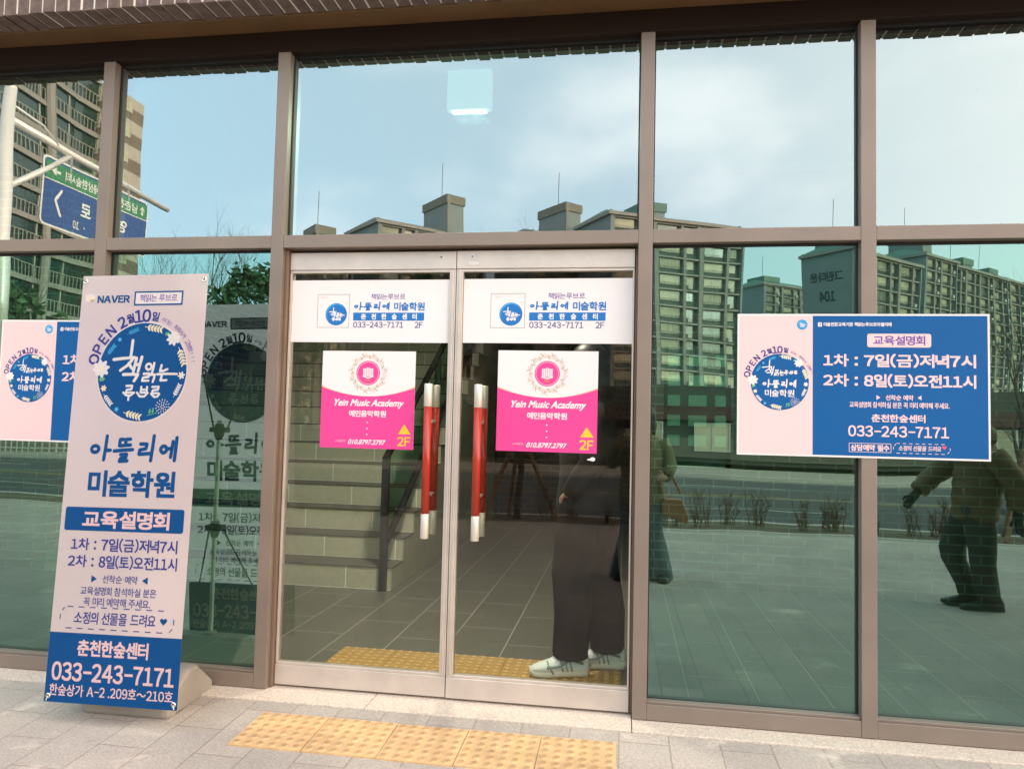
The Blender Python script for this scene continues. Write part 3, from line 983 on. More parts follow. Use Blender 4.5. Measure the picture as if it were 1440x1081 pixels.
# ------------------------------------------------------------------ printed boards beside the doors
def notice_board(label, O):
    mw = basis(O, (1, 0, 0), (0, -1, 0))
    root = thing('notice_board', O, label, 'notice board', 'twin pink and blue open-day boards', mw=mw)
    mb = MB(); mb.box(0, 1.0, 0, 0.603, -0.003, 0.0)
    mb.build('board', white_m, root)
    a = Art()
    a.rect(8, 8, 308, 595, pink_m, 0)
    a.rect(308, 8, 992, 595, blue_m, 0)
    cx, cy, rx, ry = 174, 312, 119, 120
    a.disc(cx, cy, rx+3, ry+3, pink_m, 1); a.disc(cx, cy, rx, ry, blue_m, 2)
    emblem(a, cx, cy, rx, ry, 4)
    arc_open(a, cx, cy, rx, ry, 0.335, 3)
    T_ = lambda p, s_, ox, oy: [(ox+x*s_, oy+y*s_) for x, y in p]
    for st in BOOK: a.stroke(T_(st, 74, 152, 355), 4.5, white_m, 3)
    for st in READ: a.stroke(T_(st, 66, 150, 352), 3.6, white_m, 3)
    for st in LOUV: a.stroke(T_(st, 64, 217, 379), 3.4, white_m, 3)
    for st in ATEL: a.stroke([(104+x*138, 285+y*38) for x, y in st], 5.2, white_m, 3)
    a.text('미술학원', 174, 264, 120, 31, white_m, 3, 0.02)
    a.disc(265, 557, 22, 22, sky2_m, 1)
    for st in BOOK + READ + LOUV: a.stroke(T_(st, 19, 265, 557), 1.8, white_m, 2)
    a.rrect(329, 549, 345, 567, 2, white_m, 1); a.text('f', 338, 557, None, 12, blue_m, 2, .04)
    a.text('미술전문교육기관 책읽는루브르아뜰리에', 487, 559, 270, 17, white_m, 1, 0.03)
    a.rrect(526, 463, 776, 520, 9, pink_m, 1)
    a.text('교육설명회', 651, 492, 204, 40, violet_m, 2, 0.025)
    for y, (d, rest) in ((407, ('1차 :', ('7일(금)저녁7시'))), (323, ('2차 :', ('8일(토)오전11시')))):
        a.text(d, 420, y, 138, 53, pink_m, 1, 0.03)
        a.text(rest, 730, y, 434, 58, pink_m, 1, 0.03)
    a.poly([(562, 243), (562, 263), (577, 253)], pink_m, 1); a.poly([(737, 244), (737, 264), (722, 254)], pink_m, 1)
    a.text('선착순 예약', 652, 253, 108, 23, pink_m, 1, 0.025)
    a.text('교육설명회 참석하실 분은 꼭 미리 예약해 주세요.', 650, 222, 390, 25, pink_m, 1, 0.02)
    a.text('춘천한숲센터', 647, 167, 210, 33, pink_m, 1, 0.03)
    a.text('033–243–7171', 646, 112, 392, 46, pink_m, 1, 0.022)
    a.frame(453, 24, 619, 62, 2, pink_m, 1)
    a.text('상담예약 필수', 536, 43, 152, 27, pink_m, 1, 0.035)
    dashed(a, 627, 24, 846, 64, 2.4, pink_m, 1, 8)
    a.text('소정의 선물을 드려요', 730, 45, 164, 22, pink_m, 1, 0.02, shear=0.08)
    heart(a, 824, 51, 9, mat('red_print', (0.75, 0.10, 0.16), .5, 0, 0), 1)
    a.build('printed_face', root)
    return root

nb = notice_board('pink and blue open-day board on the green glass right of the doors', (0.4795, -0.0035, 1.1405))
nb2 = copy_tree(nb)
nb2.matrix_world = basis((-3.101, -0.0035, 1.108), (1, 0, -0.004), (0, -1, 0))
tag(nb2, 'pink and blue open-day board partly hidden behind the standing banner', 'notice board', 'twin pink and blue open-day boards')

# ------------------------------------------------------------------ white film and pink posters on the doors
def white_film(label, O, w):
    root = thing('name_sign', O, label, 'sign', 'white art school signs on the doors', mw=basis(O, (1, 0, 0), (0, -1, 0)))
    mb = MB(); mb.box(0, w/1000, 0, 0.298, -0.0012, 0.0)
    mb.build('film', white_m, root)
    a = Art(step=0.0002, z0=0.0004)
    a.frame(129, 70, 289, 230, 1.6, dark_m, 0)
    a.text('미술교육', 164, 215, 34, 7, gold_m, 0)
    a.disc(224, 134, 53.5, 53.5, sky_m, 1); a.disc(222, 136, 49, 49, sky2_m, 1.4); a.disc(226, 131, 48, 49, sky_m, 1.8)
    for st in BOOK + READ + LOUV: a.stroke([(224+x*52, 132+y*52) for x, y in st], 4.4, white_m, 3)
    a.text('TM', 271, 187, None, 4.5, dark_m, 1)
    a.text('책읽는루브르', 479, 218, 168, 28, violet_m, 1, 0.008)
    for st in ATEL: a.stroke([(312+x*176, 151+y*42) for x, y in st], 6.6, sky_m, 1)
    a.text('미술학원', 584, 171, 150, 41, sky_m, 1, 0.03)
    a.rect(309, 104, 657, 142, sky_m, 1)
    a.text('춘   천   한   숲   센   터', 485, 123, 274, 28, white_m, 2, 0.035)
    a.text('033–243–7171', 434, 84, 247, 28, ink_m, 1, 0.012)
    a.text('2F', 632, 84, 40, 28, ink_m, 1, 0.012)
    a.build('printed_face', root)
    return root

wf = white_film('white art school sign with blue lettering on the left door glass', (-1.5895, 0.0665, 1.6165), 782)
wf2 = copy_tree(wf)
wf2.matrix_world = basis((-0.7445, 0.0625, 1.6175), (1, 0, 0), (0, -1, 0))
tag(wf2, 'white art school sign with blue lettering on the right door glass', 'sign', 'white art school signs on the doors')


def music_poster(label, O):
    root = thing('music_poster', O, label, 'poster', 'pink music academy posters on the doors', mw=basis(O, (1, 0, 0), (0, -1, 0)))
    mb = MB(); mb.box(0, 0.458, 0, 0.459, -0.0012, 0.0)
    mb.build('sheet', white_m, root)
    a = Art(step=0.0002, z0=0.0004)
    n = 20
    wave = [(458*k/n, 245+43*(2*k/n-1)**2) for k in range(n+1)]
    gold = [(x, y+7*abs(2*x/458-1)**2) for x, y in wave]
    a.poly([(0, 200)]+[(458, 200)]+list(reversed(gold)), mat('peach_print', (0.80, 0.50, 0.32), .5, 0, 0), 0)
    a.poly([(0, 0), (458, 0)]+list(reversed(wave)), hot_m, 1)
    cx, cy = 228, 355
    a.disc(cx, cy, 58, 58, hot_m, 1); a.ring(cx, cy, 53, 53, 2.0, pink_m, 2)
    for k in range(6):
        x = cx-24+k*8.4
        a.rect(x, cy-16+abs(k-2.5)*0, x+6.2, cy+22+(4 if k in (2, 3) else 0), white_m, 2)
    a.poly([(cx-27, cy-18), (cx, cy-26), (cx, cy-20), (cx-27, cy-13)], white_m, 2.5); a.poly([(cx+27, cy-18), (cx, cy-26), (cx, cy-20), (cx+27, cy-13)], white_m, 2.5)
    a.text('예인', cx, cy-34, 24, 11, orange_m, 3, 0.03)
    rr = random.Random(3)
    for k in range(34):
        t_ = 2*math.pi*k/34
        q = 80+7*math.sin(k*2.1)
        a.leaf(cx+q*math.cos(t_), cy+q*math.sin(t_), 17, 6.5, t_+(0.9 if k % 2 else -0.9)+1.57, gold_m if k % 3 else pink_m, 1)
        a.leaf(cx+(q+9)*math.cos(t_+.06), cy+(q+9)*math.sin(t_+.06), 9, 4, t_*2, gold_m, 1.5)
    for k in range(3):
        pts = [(cx+(78+6*math.sin(6*t_/57.3*1.0+k*2.1))*math.cos(R(t_)), cy+(78+6*math.sin(6*t_/57.3+k*2.1))*math.sin(R(t_))) for t_ in range(0, 361, 10)]
        a.stroke(pts, 1.3, gold_m, 0.5)
    a.text('Yein Music Academy', 232, 210, 344, 42, white_m, 2, 0.03, rot=0.0, shear=0.34, script=True)
    a.text('예인음악학원', 231, 163, 182, 31, white_m, 2, 0.03)
    for y in (122, 94, 66): a.disc(231, y, 3.6, 3.6, white_m, 2, 10)
    a.poly([(383, 71), (444, 71), (412, 117)], yellow_m, 2)
    a.text('2F', 412, 37, 64, 44, yellow_m, 2, 0.025)
    a.text('교육문의', 100, 33, 50, 10, pink_m, 2, 0.0)
    a.text('010.8797.2797', 231, 30, 180, 23, white_m, 2, 0.03, shear=0.3, script=True)
    a.build('printed_face', root)
    return root

mp_ = music_poster('square pink and white music academy poster on the left door', (-1.4245, 0.0665, 1.1165))
mp2 = copy_tree(mp_)
mp2.matrix_world = basis((-0.5755, 0.0625, 1.1250), (1, 0, -0.003), (0, -1, 0))
tag(mp2, 'square pink and white music academy poster on the right door', 'poster', 'pink music academy posters on the doors')

# ------------------------------------------------------------------ standing banner
plastic_m = mat('beige_plastic', (0.29, 0.262, 0.232), 0.55, 0, 0.14, 5, 0.08, 250)
pole_m = mat('pole_metal', (0.78, 0.75, 0.68), 0.4, 0.1, 0.05, 10)
clip_m = mat('black_plastic', (0.018, 0.018, 0.02), 0.45, 0, 0.1, 20)
BO = Vector((-2.07, -0.19, -0.03))
bn = thing('banner_stand', BO, 'tall pale pink banner with a blue round emblem on a water-filled base', 'banner')
BL = Vector((-2.357, -0.472, 0.058)); BR = Vector((-1.759, -0.472, 0.066)); TL = Vector((-2.382, -0.345, 1.858))
mb = MB()
# base tank: profile in (y, z), extruded in x with softened ends
prof = [(-0.175, 0.018), (-0.165, 0.004), (-0.13, 0.0), (-0.125, 0.012), (0.125, 0.012), (0.13, 0.0), (0.165, 0.004), (0.178, 0.02), (0.175, 0.062), (0.04, 0.172), (-0.03, 0.175), (-0.165, 0.085), (-0.178, 0.06)]
secs = [(-0.205, 0.90), (-0.197, 0.97), (-0.18, 1.0), (0.18, 1.0), (0.197, 0.97), (0.205, 0.90)]
vs = []
for x, k in secs:
    vs += [(x, y*k, max(0.0, (z-0.05)*k+0.05)) for y, z in prof]
n = len(prof)
fs = [(i*n+k, i*n+(k+1) % n, (i+1)*n+(k+1) % n, (i+1)*n+k) for i in range(len(secs)-1) for k in range(n)]
fs += [tuple(range(n-1, -1, -1)), tuple((len(secs)-1)*n+k for k in range(n))]
mb.add(vs, fs)
mb.tube([(0, 0, 0.16), (0, 0, 0.185), (0, 0, 0.188)], [0.035, 0.032, 0.02], 16)
bo = mb.build('water_base', plastic_m, bn, bevel=0.006, fix=True)
mb = MB()
mb.tube([(0, 0, 0.17), (0, 0, 1.26)], 0.011, 12)
mb.build('pole', pole_m, bn, smooth=False)
for z, targets in ((1.21, (TL, TL+(BR-BL))), (0.71, (BL, BR))):
    mb = MB()
    mb.tube([(0, 0, z-0.05), (0, 0, z-0.02), (0, 0, z+0.03), (0, 0, z+0.035)], [0.016, 0.026, 0.022, 0.014], 12)
    mb.box(-0.045, 0.045, -0.03, 0.02, z-0.012, z+0.014)
    mb.build('clip', clip_m, bn, bevel=0.003)
    for t_ in targets:
        e = t_-BO
        mid = Vector((e.x*.5, e.y*.42, z+(e.z-z)*.5))
        mb = MB(); mb.tube([(math.copysign(.035, e.x), -0.01, z), mid, (e.x*0.965, e.y+0.012, e.z+(-.02 if e.z > 1 else .02))], [0.005, 0.0038, 0.003], 8)
        mb.build('arm', clip_m, bn, smooth=True)
U = (BR-BL); Vv = (TL-BL)
N_ = U.cross(Vv).normalized()
mloc = Matrix((U.normalized(), N_.cross(U.normalized()), N_)).transposed().to_4x4()
mloc.translation = BL-BO
W_, H_ = U.length*1000, Vv.length*1000
TH = 0.0012
mb = MB()
mb.add([(0, 0, 0), (W_/1000, 0, 0), (W_/1000, H_/1000, 0), (0, H_/1000, 0)], [(0, 1, 2, 3)])
cloth_m = mat('pale_pink_cloth', (0.97, 0.78, 0.80), 0.6, 0, 0.015, 2)
bs = mb.build('banner_sheet', transl(cloth_m, 0.64), bn); bs.matrix_local = mloc
a = Art(step=0.0002, z0=0.0005)
k_ = W_/600
a.rect(0, 0, W_, 279, navy_m, 0)
a.rrect(20, 698, 568, 796, 10, navy_m, 0)
cx, cy, rx, ry = 321, 1376, 208, 214
a.disc(cx, cy, rx+4, ry+4, white_m, 0, 64); a.disc(cx, cy, rx, ry, navy_m, 1, 64)
emblem(a, cx, cy, rx, ry, 3)
arc_open(a, cx, cy, rx, ry, 0.62, 2)
for st in BOOK: a.stroke([(cx+x*rx, cy+y*ry) for x, y in st], 14, white_m, 2, 0.9)
for st in READ: a.stroke([(cx+x*rx, cy+y*ry) for x, y in st], 11, white_m, 2, 0.9)
for st in LOUV: a.stroke([(cx+x*rx, cy+y*ry) for x, y in st], 10, white_m, 2, 0.9)
# rice-grain badge, name, search box
a.disc(42, 1704, 24, 20, white_m, 0, 20); a.leaf(46, 1700, 34, 20, 0.3, cream_m, 1); a.leaf(54, 1692, 20, 12, 0.3, gold_m, 2)
a.text('NAVER', 157, 1698, 156, 33, navy_m, 1, 0.045)
a.frame(256, 1668, 487, 1731, 7, navy_m, 1); a.rect(263, 1675, 480, 1724, white_m, 1)
a.text('책읽는 루브르', 372, 1700, 176, 33, violet_m, 3, 0.01)
for st in ATEL: a.stroke([(108+x*408, 982+y*122) for x, y in st], 15.5, navy_m, 1)
a.text('미술학원', 315, 897, 404, 112, navy_m, 1, 0.033)
a.text('교육설명회', 303, 746, 402, 74, pink_m, 1, 0.032)
a.text('1차 :', 118, 642, 118, 50, ink_m, 1, 0.02); a.text('7일(금)저녁7시', 374, 642, 348, 57, ink_m, 1, 0.018)
a.text('2차 :', 112, 572, 120, 50, ink_m, 1, 0.02); a.text('8일(토)오전11시', 374, 572, 356, 57, ink_m, 1, 0.018)
a.poly([(168, 486), (168, 516), (193, 501)], navy_m, 1); a.poly([(426, 487), (426, 517), (401, 502)], navy_m, 1)
a.text('선착순 예약', 300, 502, 160, 33, ink_m, 1, 0.008)
a.text('교육설명회 참석하실 분은', 296, 452, 346, 35, ink_m, 1, 0.008)
a.text('꼭 미리 예약해 주세요.', 294, 408, 304, 35, ink_m, 1, 0.008)
dashed(a, 40, 298, 556, 385, 4, ink_m, 1, 9)
a.text('소정의 선물을 드려요', 290, 342, 372, 50, ink_m, 1, 0.012, shear=0.05)
heart(a, 511, 343, 17, navy_m, 1)
a.text('춘천한숲센터', 293, 221, 322, 66, pink_m, 1, 0.032)
a.text('033–243–7171', 300, 124, 552, 75, pink_m, 1, 0.026)
a.text('한숲상가 A–2 .209호～210호', 299, 50, 556, 47, pink_m, 1, 0.016)
a.mats = [transl(m_, 0.14 if m_ in (navy_m, ink_m, violet_m) else 0.35) for m_ in a.mats]
pf = a.build('printed_face', bn, both=TH); pf.matrix_local = mloc
bs.data.polygons.foreach_set('use_smooth', [True]*len(bs.data.polygons))
for (ex, ey) in ((14, 1780), (580, 1779), (18, 24), (582, 22)):
    mb = MB()
    n = 16
    vs = []
    for rr, z in ((0.011, 0.0025), (0.009, 0.0045), (0.0055, 0.0035)):
        vs += [(ex/1000+rr*math.cos(2*math.pi*k/n), ey/1000+rr*math.sin(2*math.pi*k/n), z) for k in range(n)]
    mb.add(vs, [(q*n+k, q*n+(k+1) % n, (q+1)*n+(k+1) % n, (q+1)*n+k) for q in (0, 1) for k in range(n)])
    mb.add([(ex/1000+0.0055*math.cos(2*math.pi*k/n), ey/1000+0.0055*math.sin(2*math.pi*k/n), 0.0024) for k in range(n)], [tuple(range(n))], 1)
    sy = -0.018 if ey < 900 else 0.012
    mb.tube([(ex/1000, ey/1000, 0.004), (ex/1000+(-.006 if ex < 300 else 0.004)*(1 if ey < 900 else -1), ey/1000+sy, 0.003)], 0.0022, 6, 2)
    e_ = mb.build('eyelet', [chrome_m, clip_m, mat('cord', (0.6, 0.56, 0.48), 0.8, 0, 0)], bn); e_.matrix_local = mloc
bpy.context.view_layer.update()

# ------------------------------------------------------------------ lobby behind the glass
tilef_m = brickmat('lobby_floor_tile', (0.165, 0.158, 0.132), (0.15, 0.145, 0.122), (0.46, 0.44, 0.38), 0.62, 0.32, 0.0034, ('Y', 'X'), rough=0.32, bump=0.12, grain=0.10, gscale=25)
step_m = brickmat('stair_tile', (0.62, 0.57, 0.44), (0.57, 0.52, 0.41), (0.92, 0.90, 0.84), 0.58, 0.172, 0.0055, ('X', 'Z'), rough=0.45, bump=0.1, grain=0.08, gscale=20)
tread_m = mat('stair_tread', (0.15, 0.14, 0.115), 0.5, 0, 0.12, 20)
sidew_m = mat('stair_side', (0.44, 0.45, 0.34), 0.6, 0, 0.08, 5)
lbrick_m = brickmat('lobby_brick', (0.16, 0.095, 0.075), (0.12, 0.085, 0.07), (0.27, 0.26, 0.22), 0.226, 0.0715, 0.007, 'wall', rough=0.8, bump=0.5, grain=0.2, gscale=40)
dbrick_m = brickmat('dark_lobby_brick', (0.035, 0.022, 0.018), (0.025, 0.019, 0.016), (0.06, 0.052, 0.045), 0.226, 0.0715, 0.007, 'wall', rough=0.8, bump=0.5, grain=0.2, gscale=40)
plaster_m = mat('plaster', (0.55, 0.53, 0.48), 0.9, 0, 0.05, 2)
sheet('lobby_floor', -6.45, 4.95, 0.12, 9.3, 0.0, 0.0, tilef_m, label='grey-green tiled lobby floor')
mb = MB(); mb.box(-6.45, 4.95, 0.14, 9.3, 3.285, 3.2995)
tag(mb.build('lobby_ceiling', plaster_m), 'plain pale lobby ceiling', None, None, 'structure')

def wall_thing(name, label, boxes, m, cat='wall'):
    mb = MB()
    for b in boxes: mb.box(*b)
    return tag(mb.build(name, m), label, cat)

wx0, wx1, wz0, wz1 = 0.312, 0.83, 0.855, 1.93
rw = thing('brick_wall', (2.5, 2.69, 0), 'brown brick lobby wall with a small window, behind the right-hand panes', 'wall')
mb = MB()
mb.box(0.10, wx0, 2.69, 2.87, 0, 2.15); mb.box(wx1, 4.94, 2.69, 2.87, 0, 2.15); mb.box(wx0, wx1, 2.69, 2.87, 0, wz0); mb.box(wx0, wx1, 2.69, 2.87, wz1, 2.15)
mb.box(0.10, 0.26, 2.87, 6.35, 0, 2.15)
mb.v = [(a-2.5, b-2.69, c) for a, b, c in mb.v]
mb.build('wall', lbrick_m, rw)
mb = MB(); mb.box(-2.4, 2.44, 0.01, .18, 2.151, 3.28); mb.box(-2.39, -2.24, .18, 3.66, 2.151, 3.28)
mb.build('upper_panel', mat('lobby_panel', (.10, .10, .09), .8, 0, .1, 2), rw)
wn = MB()
fw_ = 0.03
for b in ((wx0, wx0+fw_, wz0, wz1), (wx1-fw_, wx1, wz0, wz1), (wx0+fw_, wx1-fw_, wz0, wz0+fw_), (wx0+fw_, wx1-fw_, wz1-fw_, wz1), ):
    wn.box(b[0], b[1], 2.70, 2.78, b[2], b[3])
wn.v = [(a-2.5, b-2.69, c) for a, b, c in wn.v]
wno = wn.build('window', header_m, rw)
mb = MB(); mb.add([(wx0+fw_-2.5, .05, wz0+fw_), (wx1-fw_-2.5, .05, wz0+fw_), (wx1-fw_-2.5, .05, wz1-fw_), (wx0+fw_-2.5, .05, wz1-fw_)], [(0, 1, 2, 3)])
mb.build('pane', glassmat('small_window_glass', (0.45, 0.85, 0.60), (0.9, 1, 1), 0.05), wno)
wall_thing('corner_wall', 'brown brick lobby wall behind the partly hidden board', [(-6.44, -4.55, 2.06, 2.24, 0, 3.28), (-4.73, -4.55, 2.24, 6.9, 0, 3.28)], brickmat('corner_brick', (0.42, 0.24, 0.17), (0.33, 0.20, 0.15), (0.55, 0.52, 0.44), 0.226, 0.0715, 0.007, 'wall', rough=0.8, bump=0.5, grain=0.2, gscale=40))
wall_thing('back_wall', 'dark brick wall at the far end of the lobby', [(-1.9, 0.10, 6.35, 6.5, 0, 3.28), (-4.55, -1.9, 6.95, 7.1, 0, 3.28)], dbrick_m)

rb = thing('rear_building', (1.5, 15.0, -.3), 'grey building with rows of small windows glimpsed through the lobby window', 'building')
mb = MB(); mb.box(-8, 8, 0, 4, 0, 14); mb.build('wall', mat('rear_wall', (.055, .06, .06), .9, 0, .1, 1), rb)
for r_ in range(5):
    for k in range(6):
        mb = MB(); mb.box(-1.2+k*.62, -1.2+k*.62+.42, -.06, .02, 1.1+r_*.48, 1.1+r_*.48+.26); mb.build('window', mat('rear_window', (.5, .6, .58), .3, 0, .1, 2), rb)
st = thing('staircase', (-1.676, 2.053, 0), 'tiled staircase climbing away behind the left door glass', 'staircase')
mb, tm = MB(), MB()
NS = 17
for i in range(NS):
    z0, z1 = 0.172*i, 0.172*(i+1)
    y0, y1 = 0.28*i, 0.28*(i+1)
    mb.box(-2.86, -0.012, y0, y1, z0, z1-0.012, 0)
    tm.box(-2.86, 0.004, y0-0.008, y1-0.0085, z1-0.0118, z1, 0)
    mb.box(-0.0118, 0.0, y0+0.002, y1, 0.001, z1-0.012, 1)
    if i: mb.box(-0.0118, 0.0, 0.28*i, 0.28*NS, z0-0.0, z0+0.0005, 1)
mb.build('step', [step_m, sidew_m], st)
tm.build('tread', tread_m, st, bevel=0.003)
rail_m = mat('rail_steel', (0.04, 0.045, 0.045), 0.4, 0.6, 0.1, 10)
for y, z in ((-0.028, 0.0), (1.42, 0.86), (2.82, 1.72)):
    mb = MB(); mb.box(-0.085, -0.03, y-0.02, y+0.02, z, z+0.98 if y < 0 else z+1.0)
    mb.build('post', rail_m, st, bevel=0.003)
mb = MB()
for dz in (0.96, 0.30):
    mb.prism([(-0.05, dz-0.02), (3.6, dz-0.02+3.65*0.614), (3.6, dz+0.02+3.65*0.614), (-0.05, dz+0.02)], 0, -0.08, -0.035)
mb.build('handrail', rail_m, st)
mb = MB()
mb.add([(-0.057, 0.0, 0.33), (-0.057, 3.5, 0.33+2.15), (-0.057, 3.5, 0.9+2.15), (-0.057, 0.0, 0.92)], [(0, 1, 2, 3)])
mb.build('balustrade_glass', glassmat('balustrade_glass', (0.55, 0.85, 0.62), (0.9, 1, 1), 0.03), st)

lm = thing('ceiling_lamp', (-0.91, 0.83, 3.285), 'square white ceiling lamp lit behind the glass above the doors', 'lamp')
mb = MB(); mb.box(-0.13, 0.13, -0.03, 0.03, -0.235, -0.001)
mb.build('lamp_shade', mat('opal_shade', (0.8, 0.8, 0.76), 0.5, 0, 0, emit=(0.85, 1.0, 0.92), estr=0.07), lm, bevel=0.006)
mb = MB(); mb.box(-0.10, 0.10, -0.02, 0.02, -0.246, -0.236)
mb.build('diffuser', mat('lamp_diffuser', (0.9, 0.9, 0.88), 0.5, 0, 0, emit=(1.0, 1.0, 0.95), estr=0.7), lm)

ll = bpy.data.lights.new('lamp_light', 'AREA')
ll.energy = 17; ll.size = 0.2; ll.color = (1.0, 0.93, 0.78)
llo = bpy.data.objects.new('lamp_light', ll); COL.objects.link(llo)
llo.location = (0, 0, -0.252); llo.parent = lm
# ------------------------------------------------------------------ people
def skin(name, nodes, edges, m, parent, subd=2):
    """one continuous surface grown round a skeleton; nodes: key -> (x, y, z, radius)"""
    keys = list(nodes)
    me = bpy.data.meshes.new(name)
    bm = bmesh.new()
    lay = bm.verts.layers.skin.verify()
    vv = {}
    for k in keys:
        x, y, z, r_ = nodes[k]
        v = bm.verts.new((x, y, z)); vv[k] = v
        r2 = r_ if isinstance(r_, tuple) else (r_, r_)
        v[lay].radius = r2
    vv[keys[0]][lay].use_root = True
    for a_, b_ in edges:
        bm.edges.new((vv[a_], vv[b_]))
    bm.to_mesh(me); bm.free()
    me.materials.append(m)
    ob = bpy.data.objects.new(name, me)
    COL.objects.link(ob); ob.parent = parent
    s_ = ob.modifiers.new('skin', 'SKIN'); s_.use_smooth_shade = True
    d_ = ob.modifiers.new('sub', 'SUBSURF'); d_.levels = subd; d_.render_levels = subd
    return ob


def chain(*ks):
    return list(zip(ks[:-1], ks[1:]))


def hand_nodes(nodes, edges, pre, wrist, d, side, curl=0.5):
    """five fingers; d: direction of the hand, side: direction of the thumb side"""
    d = Vector(d).normalized(); sd_ = Vector(side).normalized(); pn = d.cross(sd_).normalized()
    w = Vector(wrist)
    palm = w+d*0.065
    nodes[pre+'palm'] = (*palm, 0.026)
    edges += [(pre+'wrist', pre+'palm')]
    for i, (off, ln) in enumerate(((0.027, .072), (0.009, .082), (-0.009, .077), (-0.026, .060))):
        a_ = w+d*0.098+sd_*off
        b_ = a_+(d*(1-curl*.35)+pn*curl*.5).normalized()*ln*0.5
        c_ = b_+(d*(1-curl)+pn*curl).normalized()*ln*0.55
        for nm, p, r_ in (('a', a_, .0098), ('b', b_, .0088), ('c', c_, .007)):
            nodes['%sf%d%s' % (pre, i, nm)] = (*p, r_)
        edges += [(pre+'palm', '%sf%da' % (pre, i)), ('%sf%da' % (pre, i), '%sf%db' % (pre, i)), ('%sf%db' % (pre, i), '%sf%dc' % (pre, i))]
    a_ = w+d*0.045+sd_*0.034; b_ = a_+(d*.7+sd_*.6).normalized()*.036; c_ = b_+(d+pn*.4*curl).normalized()*.03
    for nm, p, r_ in (('a', a_, .012), ('b', b_, .0105), ('c', c_, .008)):
        nodes['%st%s' % (pre, nm)] = (*p, r_)
    edges += [(pre+'palm', pre+'ta'), (pre+'ta', pre+'tb'), (pre+'tb', pre+'tc')]


def head_parts(root, hc, fdir, skin_m, hair_m, long_hair=False, cap=False):
    """eyes, brows, mouth, ears and hair on a head centred at hc looking along fdir"""
    f_ = Vector(fdir).normalized(); r_ = f_.cross(Vector((0, 0, 1))).normalized(); u_ = r_.cross(f_)
    P = lambda a, b, c: Vector(hc)+f_*a+r_*b+u_*c
    for sg in (-1, 1):
        e = MB()
        e.ball(P(.084, .032*sg, .008), .012, .012, .009, 0, 10, 6)
        e.ball(P(.0925, .032*sg, .008), .006, .006, .006, 1, 8, 6)
        e.build('eye', [mat('eye_white', (.7, .68, .65), .4, 0, 0), mat('iris', (.02, .012, .01), .3, 0, 0)], root, True)
    e = MB(); e.ball(P(.087, 0, -.052), .012, .022, .006, 0, 10, 6)
    e.build('mouth', mat('lips', (.40, .16, .14), .5, 0, 0), root, True)
    h = MB()
    h.ball(P(-.012, 0, .03), .104, .088, .098, 0, 20, 12)
    h.ball(P(-.03, 0, -.0), .09, .086, .09, 0, 18, 10)
    if long_hair:
        for sg in (-1, 1):
            h.tube([P(-.01, .078*sg, .03), P(-.015, .086*sg, -.08), P(.0, .085*sg, -.2)], [.03, .032, .012], 10)
        h.tube([P(-.06, 0, 0), P(-.08, 0, -.12), P(-.085, 0, -.23)], [.07, .075, .03], 12)
    ob = h.build('hair', hair_m, root, True)
    return ob


def head_nodes(n, e, neck, hc, fdir):
    f_ = Vector(fdir).normalized()
    hc = Vector(hc)
    r_ = f_.cross(Vector((0, 0, 1))).normalized()
    n['skull'] = (*(hc-f_*.012+Vector((0, 0, .03))), .082)
    n['jaw'] = (*(hc+f_*.022+Vector((0, 0, -.06))), .058)
    n['nose'] = (*(hc+f_*.098+Vector((0, 0, -.02))), .011)
    n['crown'] = (*(hc-f_*.015+Vector((0, 0, .085))), .055)
    e += [(neck, 'jaw'), ('jaw', 'skull'), ('skull', 'crown'), ('jaw', 'nose')]
    for sg in (-1, 1):
        n['ear%d' % sg] = (*(hc+r_*.088*sg-f_*.01), .013)
        e.append(('skull', 'ear%d' % sg))

skin_a = mat('skin_warm', (0.50, 0.30, 0.21), 0.5, 0, 0.06, 20)
hair_m = mat('black_hair', (0.012, 0.010, 0.010), 0.45, 0, 0.2, 60)


